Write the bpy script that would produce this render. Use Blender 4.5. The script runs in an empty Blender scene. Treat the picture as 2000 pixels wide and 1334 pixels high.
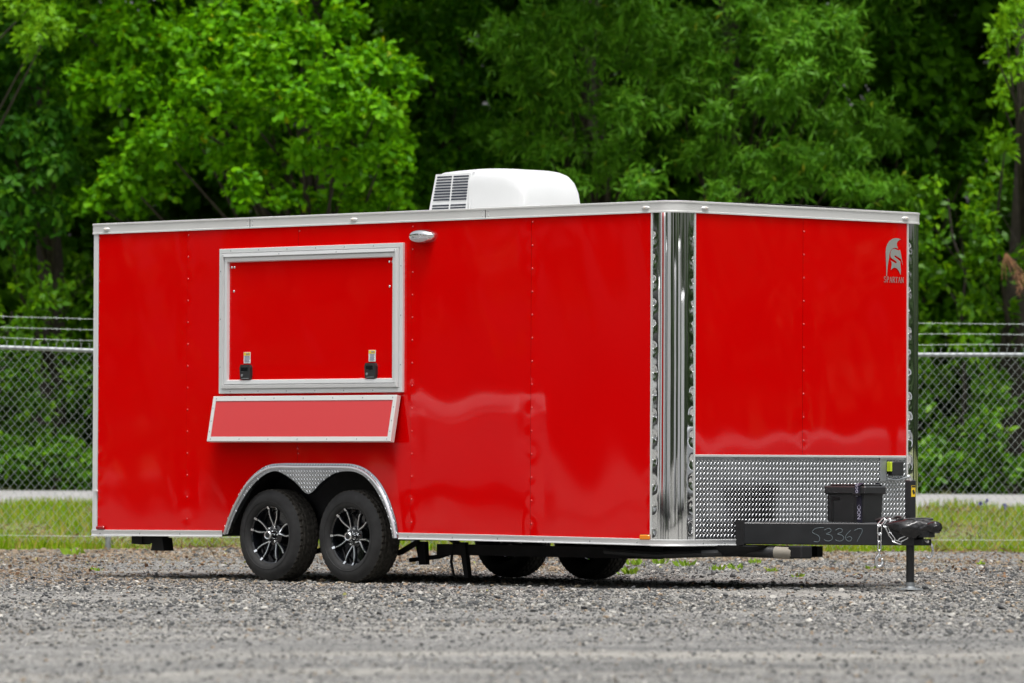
import bpy, math, random
import numpy as np
from mathutils import Vector, Matrix

# ------------------------------------------------------------------ camera, sky, sun, exposure
SC = bpy.context.scene
COL = SC.collection
YAW, PITCH, ROLL = -0.7846, 0.0215, 0.0041
CAM = Vector((33.2332, -28.7284, 0.8743))
FW = Vector((math.cos(PITCH)*math.sin(YAW), math.cos(PITCH)*math.cos(YAW), math.sin(PITCH)))
RT0 = Vector((math.cos(YAW), -math.sin(YAW), 0))
UP0 = RT0.cross(FW)
RT = RT0*math.cos(ROLL) + UP0*math.sin(ROLL)
UPV = UP0*math.cos(ROLL) - RT0*math.sin(ROLL)
cd = bpy.data.cameras.new('camera')
cam = bpy.data.objects.new('camera', cd); COL.objects.link(cam)
M = Matrix((RT, UPV, -FW)).transposed().to_4x4(); M.translation = CAM
cam.matrix_world = M
cd.lens = 200; cd.sensor_width = 36; cd.clip_start = 0.5; cd.clip_end = 3000
cd.dof.use_dof = True; cd.dof.focus_distance = 41.0; cd.dof.aperture_fstop = 4.2
SC.camera = cam

HF = Vector((math.sin(YAW), math.cos(YAW), 0))      # horizontal view direction
HR = Vector((math.cos(YAW), -math.sin(YAW), 0))     # horizontal right
SUN_EL = math.radians(73)
sd = (-HF*1.0 + HR*0.06).normalized()              # horizontal direction towards the sun
SUN_DIR = Vector((sd.x*math.cos(SUN_EL), sd.y*math.cos(SUN_EL), math.sin(SUN_EL)))
wd = bpy.data.worlds.new('World'); SC.world = wd; wd.use_nodes = True
nt = wd.node_tree; nt.nodes.clear()
sky = nt.nodes.new('ShaderNodeTexSky'); sky.sky_type = 'NISHITA'; sky.sun_disc = False
sky.sun_elevation = SUN_EL; sky.sun_rotation = math.atan2(sd.x, sd.y)
sky.dust_density = 7.0; sky.air_density = 1.0; sky.ozone_density = 1.0
hs = nt.nodes.new('ShaderNodeHueSaturation'); hs.inputs['Saturation'].default_value = 0.20
bg = nt.nodes.new('ShaderNodeBackground'); bg.inputs['Strength'].default_value = 0.15
wo = nt.nodes.new('ShaderNodeOutputWorld')
nt.links.new(sky.outputs[0], hs.inputs['Color']); nt.links.new(hs.outputs[0], bg.inputs['Color'])
nt.links.new(bg.outputs[0], wo.inputs[0])
sl = bpy.data.lights.new('sun', 'SUN'); sl.energy = 1.5; sl.angle = math.radians(13); sl.color = (1, .98, .945)
so = bpy.data.objects.new('sun', sl); COL.objects.link(so)
so.rotation_euler = SUN_DIR.to_track_quat('Z', 'Y').to_euler(); so.location = (0, 0, 30)
SC.view_settings.view_transform = 'Standard'; SC.view_settings.look = 'None'
SC.view_settings.gamma = 1; SC.view_settings.use_curve_mapping = False
SC.view_settings.exposure = 0.46
try:
    SC.cycles.use_denoising = True
    SC.cycles.max_bounces = 6; SC.cycles.diffuse_bounces = 3; SC.cycles.glossy_bounces = 3
    SC.cycles.transmission_bounces = 3; SC.cycles.caustics_reflective = False; SC.cycles.caustics_refractive = False
except Exception: pass

rng = np.random.default_rng(11)
random.seed(5)
PI = math.pi

# ------------------------------------------------------------------ materials
MATS = {}
def mat(name, col, rough=.5, metal=0, spec=.5, var=0, vscale=8, bump=0, bscale=60, coat=0, rvar=0):
    m = bpy.data.materials.new(name); m.use_nodes = True; MATS[name] = m
    N = m.node_tree.nodes; Lk = m.node_tree.links; b = N['Principled BSDF']
    b.inputs['Base Color'].default_value = (*col, 1); b.inputs['Roughness'].default_value = rough
    b.inputs['Metallic'].default_value = metal; b.inputs['Specular IOR Level'].default_value = spec
    b.inputs['Coat Weight'].default_value = coat; b.inputs['Coat Roughness'].default_value = .03
    if var or bump or rvar:
        tc = N.new('ShaderNodeTexCoord')
    if var or rvar:
        n = N.new('ShaderNodeTexNoise'); n.inputs['Scale'].default_value = vscale; n.inputs['Detail'].default_value = 6
        Lk.new(tc.outputs['Object'], n.inputs['Vector'])
    if var:
        r = N.new('ShaderNodeMapRange'); r.inputs['From Min'].default_value = .3; r.inputs['From Max'].default_value = .7
        r.inputs['To Min'].default_value = 1-var; r.inputs['To Max'].default_value = 1+var
        mx = N.new('ShaderNodeMix'); mx.data_type = 'RGBA'; mx.blend_type = 'MULTIPLY'; mx.inputs['Factor'].default_value = 1
        mx.inputs['A'].default_value = (*col, 1)
        Lk.new(n.outputs['Fac'], r.inputs['Value']); Lk.new(r.outputs[0], mx.inputs['B']); Lk.new(mx.outputs['Result'], b.inputs['Base Color'])
    if rvar:
        r2 = N.new('ShaderNodeMapRange'); r2.inputs['From Min'].default_value = .3; r2.inputs['From Max'].default_value = .7
        r2.inputs['To Min'].default_value = max(.02, rough-rvar); r2.inputs['To Max'].default_value = rough+rvar
        Lk.new(n.outputs['Fac'], r2.inputs['Value']); Lk.new(r2.outputs[0], b.inputs['Roughness'])
    if bump:
        n2 = N.new('ShaderNodeTexNoise'); n2.inputs['Scale'].default_value = bscale; n2.inputs['Detail'].default_value = 5
        bp = N.new('ShaderNodeBump'); bp.inputs['Strength'].default_value = bump; bp.inputs['Distance'].default_value = .01
        Lk.new(tc.outputs['Object'], n2.inputs['Vector']); Lk.new(n2.outputs['Fac'], bp.inputs['Height']); Lk.new(bp.outputs[0], b.inputs['Normal'])
    return m

mat('red_paint', (.64, .0004, .0008), .03, 0, .38, var=.02, vscale=1.5)
mat('rivet_red_glint', (.62, .06, .06), .15, 0, .6)  # paler than the panel red: sky glints put into the rivet colour
mat('red_shelf', (.58, .0010, .0016), .24, 0, .9, coat=.9)
MATS['red_shelf'].node_tree.nodes['Principled BSDF'].inputs['Coat Roughness'].default_value = .2
mat('trim', (.78, .79, .79), .36, .35, .5, var=.02, vscale=2)
mat('trim_white', (.72, .72, .70), .36, .3, .5, var=.03, vscale=3)
mat('polished', (.93, .94, .94), .03, 1)
mat('tread_alu', (.47, .49, .52), .15, 1, var=.18, vscale=3)
mat('tread_alu_bright', (.88, .89, .91), .28, 1)
mat('black_paint', (.014, .015, .017), .34, 0, .5, var=.25, vscale=7, bump=.05, bscale=90)
mat('black_matte', (.012, .012, .013), .7, 0, .3, var=.3, vscale=9)
mat('black_plastic', (.022, .023, .024), .42, 0, .45, var=.15, vscale=12, bump=.12, bscale=220)
mat('black_film', (.010, .010, .011), .22, 0, .5, bump=.25, bscale=26)
mat('cable', (.012, .012, .012), .45, 0, .4)
mat('white_plastic', (.56, .57, .575), .38, 0, .45, var=.02, vscale=4)
mat('roof_white', (.74, .74, .72), .5, var=.05)
mat('slot_dark', (.012, .016, .03), .6)
mat('tyre', (.026, .026, .026), .68, 0, .35, var=.3, vscale=14, bump=.12, bscale=120)
mat('tyre_tread', (.055, .051, .044), .85, 0, .2, var=.35, vscale=30)
mat('rim_black', (.006, .007, .009), .10, 0, .5, coat=.6)
mat('machined', (.80, .82, .84), .16, 1)
mat('chrome', (.80, .81, .82), .05, 1)
mat('zinc', (.72, .73, .74), .27, 1, var=.12, vscale=40)
mat('galv', (.31, .33, .34), .5, .6, var=.14, vscale=22)
mat('galv_wire', (.36, .40, .385), .5, .4)
mat('amber', (.80, .24, .01), .18, 0, .6)
mat('amber_clear', (.70, .62, .52), .15, 0, .6)
mat('red_lens', (.28, .004, .006), .14, 0, .6)
mat('clear_lens', (.62, .64, .66), .12, 0, .7)
mat('sticker_white', (.80, .80, .80), .4)
mat('sticker_yellow', (.85, .58, .02), .4)
mat('sticker_ink', (.25, .27, .36), .5)
mat('ink_black', (.02, .02, .02), .5)
mat('lime', (.55, .72, .03), .4)
mat('logo_silver', (.36, .37, .34), .38, .35)
mat('chalk', (.125, .155, .17), .8)
mat('strap', (.012, .012, .03), .7, bump=.2, bscale=300)
mat('print_white', (.62, .62, .78), .6)
mat('pvc_beige', (.25, .23, .19), .5, var=.12)
mat('asphalt', (.30, .295, .29), .85, var=.12, vscale=3, bump=.1, bscale=40)
mat('bark', (.042, .034, .026), .9, var=.4, vscale=9, bump=.8, bscale=14)
mat('stem_green', (.10, .16, .04), .7)
mat('flower', (.14, .12, .42), .6)
mat('dry_leaf', (.26, .13, .06), .8, var=.3)
mat('white_body', (.86, .86, .86), .3, var=.03)
mat('grey_body', (.46, .48, .50), .3)
mat('glass_dark', (.02, .024, .026), .05)

def leafmat(name, cols, rough=.45, trans=.35, spec=.35):
    m = bpy.data.materials.new(name); m.use_nodes = True; MATS[name] = m
    N = m.node_tree.nodes; Lk = m.node_tree.links; b = N['Principled BSDF']
    g = N.new('ShaderNodeNewGeometry'); r = N.new('ShaderNodeValToRGB')
    e = r.color_ramp.elements
    for i, (p, c) in enumerate(cols):
        el = e[i] if i < 2 else e.new(p)
        el.position = p; el.color = (*c, 1)
    Lk.new(g.outputs['Random Per Island'], r.inputs[0])
    b.inputs['Roughness'].default_value = rough; b.inputs['Specular IOR Level'].default_value = spec
    t = N.new('ShaderNodeBsdfTranslucent'); mx = N.new('ShaderNodeMixShader'); mx.inputs[0].default_value = trans
    hsv = N.new('ShaderNodeHueSaturation'); hsv.inputs['Hue'].default_value = .485; hsv.inputs['Value'].default_value = 1.25
    Lk.new(r.outputs[0], b.inputs['Base Color']); Lk.new(r.outputs[0], hsv.inputs['Color']); Lk.new(hsv.outputs[0], t.inputs['Color'])
    Lk.new(b.outputs[0], mx.inputs[1]); Lk.new(t.outputs[0], mx.inputs[2]); Lk.new(mx.outputs[0], N['Material Output'].inputs[0])
    return m
leafmat('leaf_oak', [(0, (.056, .205, .001)), (.55, (.105, .325, .002)), (.985, (.18, .44, .003)), (1, (.44, .42, .006))], spec=.12)
leafmat('leaf_pinnate', [(0, (.026, .115, .006)), (.6, (.045, .170, .008)), (1, (.095, .25, .008))], spec=.14)
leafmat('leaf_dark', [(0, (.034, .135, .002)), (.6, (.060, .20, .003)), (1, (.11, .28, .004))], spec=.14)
leafmat('leaf_willow', [(0, (.058, .195, .006)), (.6, (.098, .275, .012)), (.994, (.145, .34, .024)), (1, (.40, .38, .02))], spec=.16)
leafmat('leaf_bush', [(0, (.045, .150, .002)), (.6, (.078, .225, .003)), (1, (.165, .35, .004))], rough=.4, spec=.2)
leafmat('leaf_vine', [(0, (.085, .24, .004)), (1, (.16, .36, .006))], spec=.12)
leafmat('leaf_belt', [(0, (.07, .12, .05)), (1, (.12, .19, .075))], spec=.1)
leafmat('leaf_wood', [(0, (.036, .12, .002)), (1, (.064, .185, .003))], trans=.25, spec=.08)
leafmat('grass_blade', [(0, (.11, .23, .003)), (.45, (.21, .37, .006)), (.75, (.34, .41, .025)), (1, (.44, .28, .12))], rough=.6, trans=.3, spec=.1)
leafmat('litter', [(0, (.10, .055, .03)), (.5, (.20, .12, .07)), (.9, (.27, .19, .12)), (1, (.36, .38, .12))], rough=.7, trans=.1, spec=.1)
leafmat('weed_leaf', [(0, (.13, .25, .02)), (1, (.26, .40, .03))], rough=.5, spec=.15)

# ground materials
def groundmat(name, stops, scale, fine, dust=None):
    m = bpy.data.materials.new(name); m.use_nodes = True; MATS[name] = m
    N = m.node_tree.nodes; Lk = m.node_tree.links; b = N['Principled BSDF']
    b.inputs['Roughness'].default_value = .9; b.inputs['Specular IOR Level'].default_value = .25
    tc = N.new('ShaderNodeTexCoord')
    v = N.new('ShaderNodeTexVoronoi'); v.inputs['Scale'].default_value = scale
    Lk.new(tc.outputs['Object'], v.inputs['Vector'])
    sx = N.new('ShaderNodeSeparateColor'); Lk.new(v.outputs['Color'], sx.inputs[0])
    r = N.new('ShaderNodeValToRGB'); e = r.color_ramp.elements
    for i, (p, c) in enumerate(stops):
        el = e[i] if i < 2 else e.new(p)
        el.position = p; el.color = (*c, 1)
    Lk.new(sx.outputs[0], r.inputs[0])
    out = r.outputs[0]
    n = N.new('ShaderNodeTexNoise'); n.inputs['Scale'].default_value = fine; n.inputs['Detail'].default_value = 8
    Lk.new(tc.outputs['Object'], n.inputs['Vector'])
    if dust:
        mp = N.new('ShaderNodeMapping'); mp.vector_type = 'TEXTURE'; mp.inputs['Rotation'].default_value = (0, 0, math.atan2(HR.y, HR.x)+.12); mp.inputs['Scale'].default_value = (5.0, 1.0, 1)
        Lk.new(tc.outputs['Object'], mp.inputs['Vector'])
        n3 = N.new('ShaderNodeTexNoise'); n3.inputs['Scale'].default_value = 1.1; n3.inputs['Detail'].default_value = 6
        Lk.new(mp.outputs[0], n3.inputs['Vector'])
        mr3 = N.new('ShaderNodeMapRange'); mr3.inputs['From Min'].default_value = .48; mr3.inputs['From Max'].default_value = .62; mr3.inputs['To Max'].default_value = .7
        Lk.new(n3.outputs['Fac'], mr3.inputs['Value'])
        mx3 = N.new('ShaderNodeMix'); mx3.data_type = 'RGBA'; mx3.blend_type = 'MULTIPLY'; mx3.inputs['B'].default_value = (.58, .59, .60, 1)
        Lk.new(mr3.outputs[0], mx3.inputs['Factor']); Lk.new(out, mx3.inputs['A']); out = mx3.outputs['Result']
        n2 = N.new('ShaderNodeTexNoise'); n2.inputs['Scale'].default_value = .75; n2.inputs['Detail'].default_value = 7; n2.inputs['Roughness'].default_value = .62
        Lk.new(mp.outputs[0], n2.inputs['Vector'])
        mr = N.new('ShaderNodeMapRange'); mr.inputs['From Min'].default_value = .49; mr.inputs['From Max'].default_value = .66; mr.inputs['To Max'].default_value = .85
        Lk.new(n2.outputs['Fac'], mr.inputs['Value'])
        mx = N.new('ShaderNodeMix'); mx.data_type = 'RGBA'; mx.inputs['B'].default_value = (*dust, 1)
        Lk.new(mr.outputs[0], mx.inputs['Factor']); Lk.new(out, mx.inputs['A']); out = mx.outputs['Result']
    Lk.new(out, b.inputs['Base Color'])
    bp = N.new('ShaderNodeBump'); bp.inputs['Strength'].default_value = .5; bp.inputs['Distance'].default_value = .02
    Lk.new(n.outputs['Fac'], bp.inputs['Height']); Lk.new(bp.outputs[0], b.inputs['Normal'])
groundmat('gravel_ground', [(0, (.050, .050, .050)), (.35, (.135, .133, .128)), (.75, (.225, .222, .212)), (1, (.37, .365, .345))], 55, 60, dust=(.31, .298, .268))
groundmat('soil', [(0, (.09, .12, .03)), (.5, (.13, .17, .04)), (1, (.20, .16, .08))], 6, 30)

STONE_COLS = [(.042, .045, .050), (.13, .135, .14), (.22, .223, .224), (.34, .342, .338), (.082, .088, .095), (.48, .478, .465), (.25, .20, .15), (.19, .188, .178), (.15, .12, .085), (.21, .185, .14)]
for i, c in enumerate(STONE_COLS):
    mat('stone_%d' % i, (c[0]*1.06, c[1]*1.02, c[2]*.95), .85, 0, .3, var=.25, vscale=50)

# ------------------------------------------------------------------ mesh helpers
class MB:
    def __init__(s): s.v = []; s.f = []
    def add(s, V, F):
        o = len(s.v); s.v += [tuple(p) for p in V]; s.f += [tuple(i+o for i in f) for f in F]; return s
    def box(s, x0, x1, y0, y1, z0, z1, bev=0):
        if bev:
            b = min(bev, (x1-x0)*.45, (y1-y0)*.45, (z1-z0)*.45)
            V = []; idx = {}
            xs, ys, zs = (x0, x1), (y0, y1), (z0, z1)
            for i in (0, 1):
                for j in (0, 1):
                    for k in (0, 1):
                        sx, sy, sz = (1-2*i), (1-2*j), (1-2*k)
                        c = (xs[i], ys[j], zs[k])
                        for a in range(3):
                            p = [c[0]+b*sx, c[1]+b*sy, c[2]+b*sz]; p[a] = c[a]
                            idx[i, j, k, a] = len(V); V.append(p)
            F = []
            I = lambda i, j, k, a: idx[i, j, k, a]
            for i in (0, 1):
                F.append([I(i, 0, 0, 0), I(i, 1, 0, 0), I(i, 1, 1, 0), I(i, 0, 1, 0)][::1 if i else -1])
                F.append([I(0, i, 0, 1), I(0, i, 1, 1), I(1, i, 1, 1), I(1, i, 0, 1)][::1 if i else -1])
                F.append([I(0, 0, i, 2), I(1, 0, i, 2), I(1, 1, i, 2), I(0, 1, i, 2)][::1 if i else -1])
            for i in (0, 1):
                for j in (0, 1):
                    F.append([I(i, j, 0, 0), I(i, j, 1, 0), I(i, j, 1, 1), I(i, j, 0, 1)][::1 if i == j else -1])
                    F.append([I(i, 0, j, 0), I(i, 0, j, 2), I(i, 1, j, 2), I(i, 1, j, 0)][::1 if i != j else -1])
                    F.append([I(0, i, j, 1), I(1, i, j, 1), I(1, i, j, 2), I(0, i, j, 2)][::1 if i != j else -1])
            for i in (0, 1):
                for j in (0, 1):
                    for k in (0, 1):
                        F.append([I(i, j, k, 0), I(i, j, k, 1), I(i, j, k, 2)][::1 if (i+j+k) % 2 else -1])
            return s.add(V, F)
        V = [(x0, y0, z0), (x1, y0, z0), (x1, y1, z0), (x0, y1, z0), (x0, y0, z1), (x1, y0, z1), (x1, y1, z1), (x0, y1, z1)]
        return s.add(V, [(3, 2, 1, 0), (4, 5, 6, 7), (0, 1, 5, 4), (1, 2, 6, 5), (2, 3, 7, 6), (3, 0, 4, 7)])
    def tube(s, pts, r, n=8, closed=False, caps=True):
        pts = [Vector(p) for p in pts]; m = len(pts)
        rr = r if isinstance(r, (list, tuple)) else [r]*m
        V = []; F = []; prev = None
        for i, p in enumerate(pts):
            if closed: t = pts[(i+1) % m]-pts[i-1]
            else: t = pts[min(i+1, m-1)]-pts[max(i-1, 0)]
            t.normalize()
            if prev is None:
                a = Vector((0, 0, 1)) if abs(t.z) < .9 else Vector((1, 0, 0)); u = t.cross(a).normalized()
            else:
                u = (prev - t*prev.dot(t)); u = u.normalized() if u.length > 1e-6 else t.orthogonal().normalized()
            prev = u; w = t.cross(u)
            for k in range(n):
                a = 2*PI*k/n; V.append(p+(u*math.cos(a)+w*math.sin(a))*rr[i])
        for i in range(m if closed else m-1):
            j = (i+1) % m
            for k in range(n): F.append((i*n+k, i*n+(k+1) % n, j*n+(k+1) % n, j*n+k))
        if caps and not closed:
            F.append(tuple(range(n))[::-1]); F.append(tuple((m-1)*n+k for k in range(n)))
        return s.add(V, F)
    def lathe(s, prof, n=48, axis='y', c=(0, 0, 0), close=False):
        # prof: (radius, along axis)
        V = []; F = []; m = len(prof)
        for k in range(n):
            a = 2*PI*k/n; ca, sa = math.cos(a), math.sin(a)
            for r, h in prof:
                if axis == 'y': V.append((c[0]+r*ca, c[1]+h, c[2]+r*sa))
                elif axis == 'z': V.append((c[0]+r*ca, c[1]+r*sa, c[2]+h))
                else: V.append((c[0]+h, c[1]+r*ca, c[2]+r*sa))
        for k in range(n):
            k2 = (k+1) % n
            for i in range(m if close else m-1):
                j = (i+1) % m
                F.append((k*m+i, k*m+j, k2*m+j, k2*m+i))
        return s.add(V, F)
    def prism(s, poly, fn, d0, d1):
        # poly 2D outline, fn(a,b,d)->xyz
        n = len(poly)
        V = [fn(a, b, d0) for a, b in poly]+[fn(a, b, d1) for a, b in poly]
        F = [tuple(range(n)), tuple(range(2*n-1, n-1, -1))]
        F += [(i, n+i, n+(i+1) % n, (i+1) % n) for i in range(n)]
        return s.add(V, F)
    def dome(s, c, nrm, r, h, n=8):
        c = Vector(c); nrm = Vector(nrm).normalized(); u = nrm.orthogonal().normalized(); w = nrm.cross(u)
        V = []; F = []
        for j, (rr, hh) in enumerate(((1, -.001), (.72, .62))):
            for k in range(n):
                a = 2*PI*k/n; V.append(c+(u*math.cos(a)+w*math.sin(a))*r*rr+nrm*(h*hh))
        V.append(c+nrm*h)
        for k in range(n):
            F.append((k, (k+1) % n, n+(k+1) % n, n+k)); F.append((n+k, n+(k+1) % n, 2*n))
        return s.add(V, F)
    def mesh(s, name):
        me = bpy.data.meshes.new(name); me.from_pydata(s.v, [], s.f); me.update(); return me
    def build(s, name, material, parent=None, smooth=False, root=None):
        return link(name, s.mesh(name), material, parent, smooth)

def fixnormals(me):
    import bmesh
    bm = bmesh.new(); bm.from_mesh(me); bmesh.ops.recalc_face_normals(bm, faces=bm.faces); bm.to_mesh(me); bm.free()

def link(name, me, material, parent=None, smooth=False, recalc=True):
    if material: 
        if len(me.materials) < 2: me.materials.clear()
        if len(me.materials) < 2: me.materials.append(MATS[material] if isinstance(material, str) else material)
    if recalc and len(me.polygons) < 60000: fixnormals(me)
    if smooth:
        me.polygons.foreach_set('use_smooth', [True]*len(me.polygons))
        if smooth != 'all':
            try: me.set_sharp_from_angle(angle=math.radians(40))
            except Exception: pass
    o = bpy.data.objects.new(name, me); COL.objects.link(o)
    if name in ('rivet_row', 'screw_row', 'bolt_set', 'machined_edge', 'lettering', 'chalk_number', 'limb', 'inner_wall', 'strap_lettering', 'barbed_wire'): o['kind'] = 'stuff'
    if parent is not None:
        o.parent = parent
        if parent.get('base'): o.location = -parent.location
    return o

def np_mesh(name, V, F, material, parent=None, smooth=False):
    V = np.asarray(V, np.float32); F = np.asarray(F, np.int32)
    me = bpy.data.meshes.new(name); k = F.shape[1]
    me.vertices.add(len(V)); me.vertices.foreach_set('co', V.ravel())
    me.loops.add(F.size); me.loops.foreach_set('vertex_index', F.ravel())
    me.polygons.add(len(F)); me.polygons.foreach_set('loop_start', np.arange(0, F.size, k, dtype=np.int32))
    me.update(calc_edges=True)
    return link(name, me, material, parent, smooth, recalc=False)

def tag(o, label=None, cat=None, group=None, kind=None):
    if label: o['label'] = label
    if cat: o['category'] = cat
    if group: o['group'] = group
    if kind: o['kind'] = kind
    return o
def empty(name, loc):
    o = bpy.data.objects.new(name, None); COL.objects.link(o); o.location = loc; o.empty_display_size = .2
    o['base'] = 1
    return o
def text_mesh(body, size, extrude=.0006):
    cu = bpy.data.curves.new('txt', 'FONT'); cu.body = body; cu.size = size; cu.align_x = 'CENTER'; cu.align_y = 'CENTER'; cu.extrude = extrude
    o = bpy.data.objects.new('txt', cu); COL.objects.link(o)
    dg = bpy.context.evaluated_depsgraph_get(); me = bpy.data.meshes.new_from_object(o.evaluated_get(dg))
    bpy.data.objects.remove(o); bpy.data.curves.remove(cu)
    return me
def catmull(P, n):
    P = [np.array(p, float) for p in P]; out = []
    for i in range(len(P)-1):
        a, b, c, d = P[max(i-1, 0)], P[i], P[i+1], P[min(i+2, len(P)-1)]
        for k in range(n):
            t = k/n
            out.append(.5*((2*b)+(-a+c)*t+(2*a-5*b+4*c-d)*t*t+(-a+3*b-3*c+d)*t**3))
    out.append(P[-1]); return out

# ------------------------------------------------------------------ place frame: (u right, d depth from camera, z)
FPX = 11111.0
CX, CY = CAM.x, CAM.y
def W3(u, d, z): return Vector((CX+HR.x*u+HF.x*d, CY+HR.y*u+HF.y*d, z))
def W3n(u, d, z):
    u = np.asarray(u); d = np.asarray(d); z = np.asarray(z)
    return np.stack([CX+HR.x*u+HF.x*d, CY+HR.y*u+HF.y*d, z+0*u], -1)
def at(px, py, d):
    """u and z of the point at depth d that the lens puts at px, py"""
    return (px-1000)/FPX*d, CAM.z+(906+(px-1000)*.0041-py)/FPX*d

def vnoise(x, y, seed=0):
    x = np.asarray(x, float); y = np.asarray(y, float)
    xi = np.floor(x).astype(int); yi = np.floor(y).astype(int); xf = x-xi; yf = y-yi
    def h(a, b):
        n = (a*374761393+b*668265263+seed*974711) & 0x7fffffff
        n = ((n ^ (n >> 13))*1274126177) & 0x7fffffff
        return ((n ^ (n >> 16)) & 0xffff)/65535.0
    sx = xf*xf*(3-2*xf); sy = yf*yf*(3-2*yf)
    return (h(xi, yi)*(1-sx)+h(xi+1, yi)*sx)*(1-sy)+(h(xi, yi+1)*(1-sx)+h(xi+1, yi+1)*sx)*sy
def smooth(a, b, x):
    t = np.clip((np.asarray(x, float)-a)/(b-a), 0, 1); return t*t*(3-2*t)

def hgt(u, d):
    u = np.asarray(u, float); d = np.asarray(d, float)
    near = smooth(14, 20, d)*(1-smooth(64, 75, d))*(1-smooth(11, 16, np.abs(u)))
    h = near*((vnoise(u*1.1, d*.5, 1)-.5)*.03*(1-.85*np.exp(-((d-43)/4.0)**4))+(vnoise(u*3.1, d*1.7, 2)-.5)*.012+(vnoise(u*8, d*6, 3)-.5)*.009)
    h = h-near*.012*np.exp(-((d-43.6)/2.2)**4)
    edge = 55.6+(vnoise(u*.8, d*0, 5)-.5)*1.6
    h = h+.028*np.exp(-((d-edge)/1.1)**2)*(.4+.9*vnoise(u*1.6, d*0+3, 6))
    h = h+.36*smooth(57.5, 68.5, d)+.11*smooth(69, 75, d)+.35*smooth(78, 100, d)
    # the trailer has settled a little into the yard
    return h

# ------------------------------------------------------------------ ground
def build_ground():
    us = np.concatenate([[-900, -400, -150, -60, -30, -18], np.arange(-13, 13.01, .16), [18, 30, 60, 150, 400, 900]])
    ds = np.concatenate([[-900, -300, -100, -40, -10, 5, 12], np.arange(17, 60, .16), np.arange(60, 80, .5), [85, 92, 100, 130, 200, 400, 900, 2000]])
    U, D = np.meshgrid(us, ds); Z = hgt(U, D)
    V = W3n(U.ravel(), D.ravel(), Z.ravel())
    n, m = len(us), len(ds)
    i, j = np.meshgrid(np.arange(n-1), np.arange(m-1)); a = (j*n+i).ravel()
    F = np.stack([a, a+1, a+n+1, a+n], -1)
    o = np_mesh('ground', V, F, 'gravel_ground', smooth='all')
    o.data.materials.append(MATS['soil'])
    dc = D[:-1, :-1].ravel(); uc = U[:-1, :-1].ravel()
    edge = 56.9+(vnoise(uc*.8, uc*0, 5)-.5)*.6
    o.data.polygons.foreach_set('material_index', (dc > edge).astype(np.int32))
    tag(o, 'grey gravel yard running under the red trailer', None, kind='structure')
build_ground()

def build_road():
    us = np.concatenate([[-400, -60], np.arange(-14, 14.1, .5), [60, 400]]); ds = np.arange(69.2, 75.01, .5)
    U, D = np.meshgrid(us, ds); Z = hgt(U, D)+.03
    Z2 = Z.copy(); Z2[0] -= .06
    V = W3n(U.ravel(), D.ravel(), Z2.ravel()); n, m = len(us), len(ds)
    i, j = np.meshgrid(np.arange(n-1), np.arange(m-1)); a = (j*n+i).ravel()
    o = np_mesh('road', V, np.stack([a, a+1, a+n+1, a+n], -1), 'asphalt')
    tag(o, 'pale asphalt road behind the chain-link fence', kind='structure')
build_road()

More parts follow.
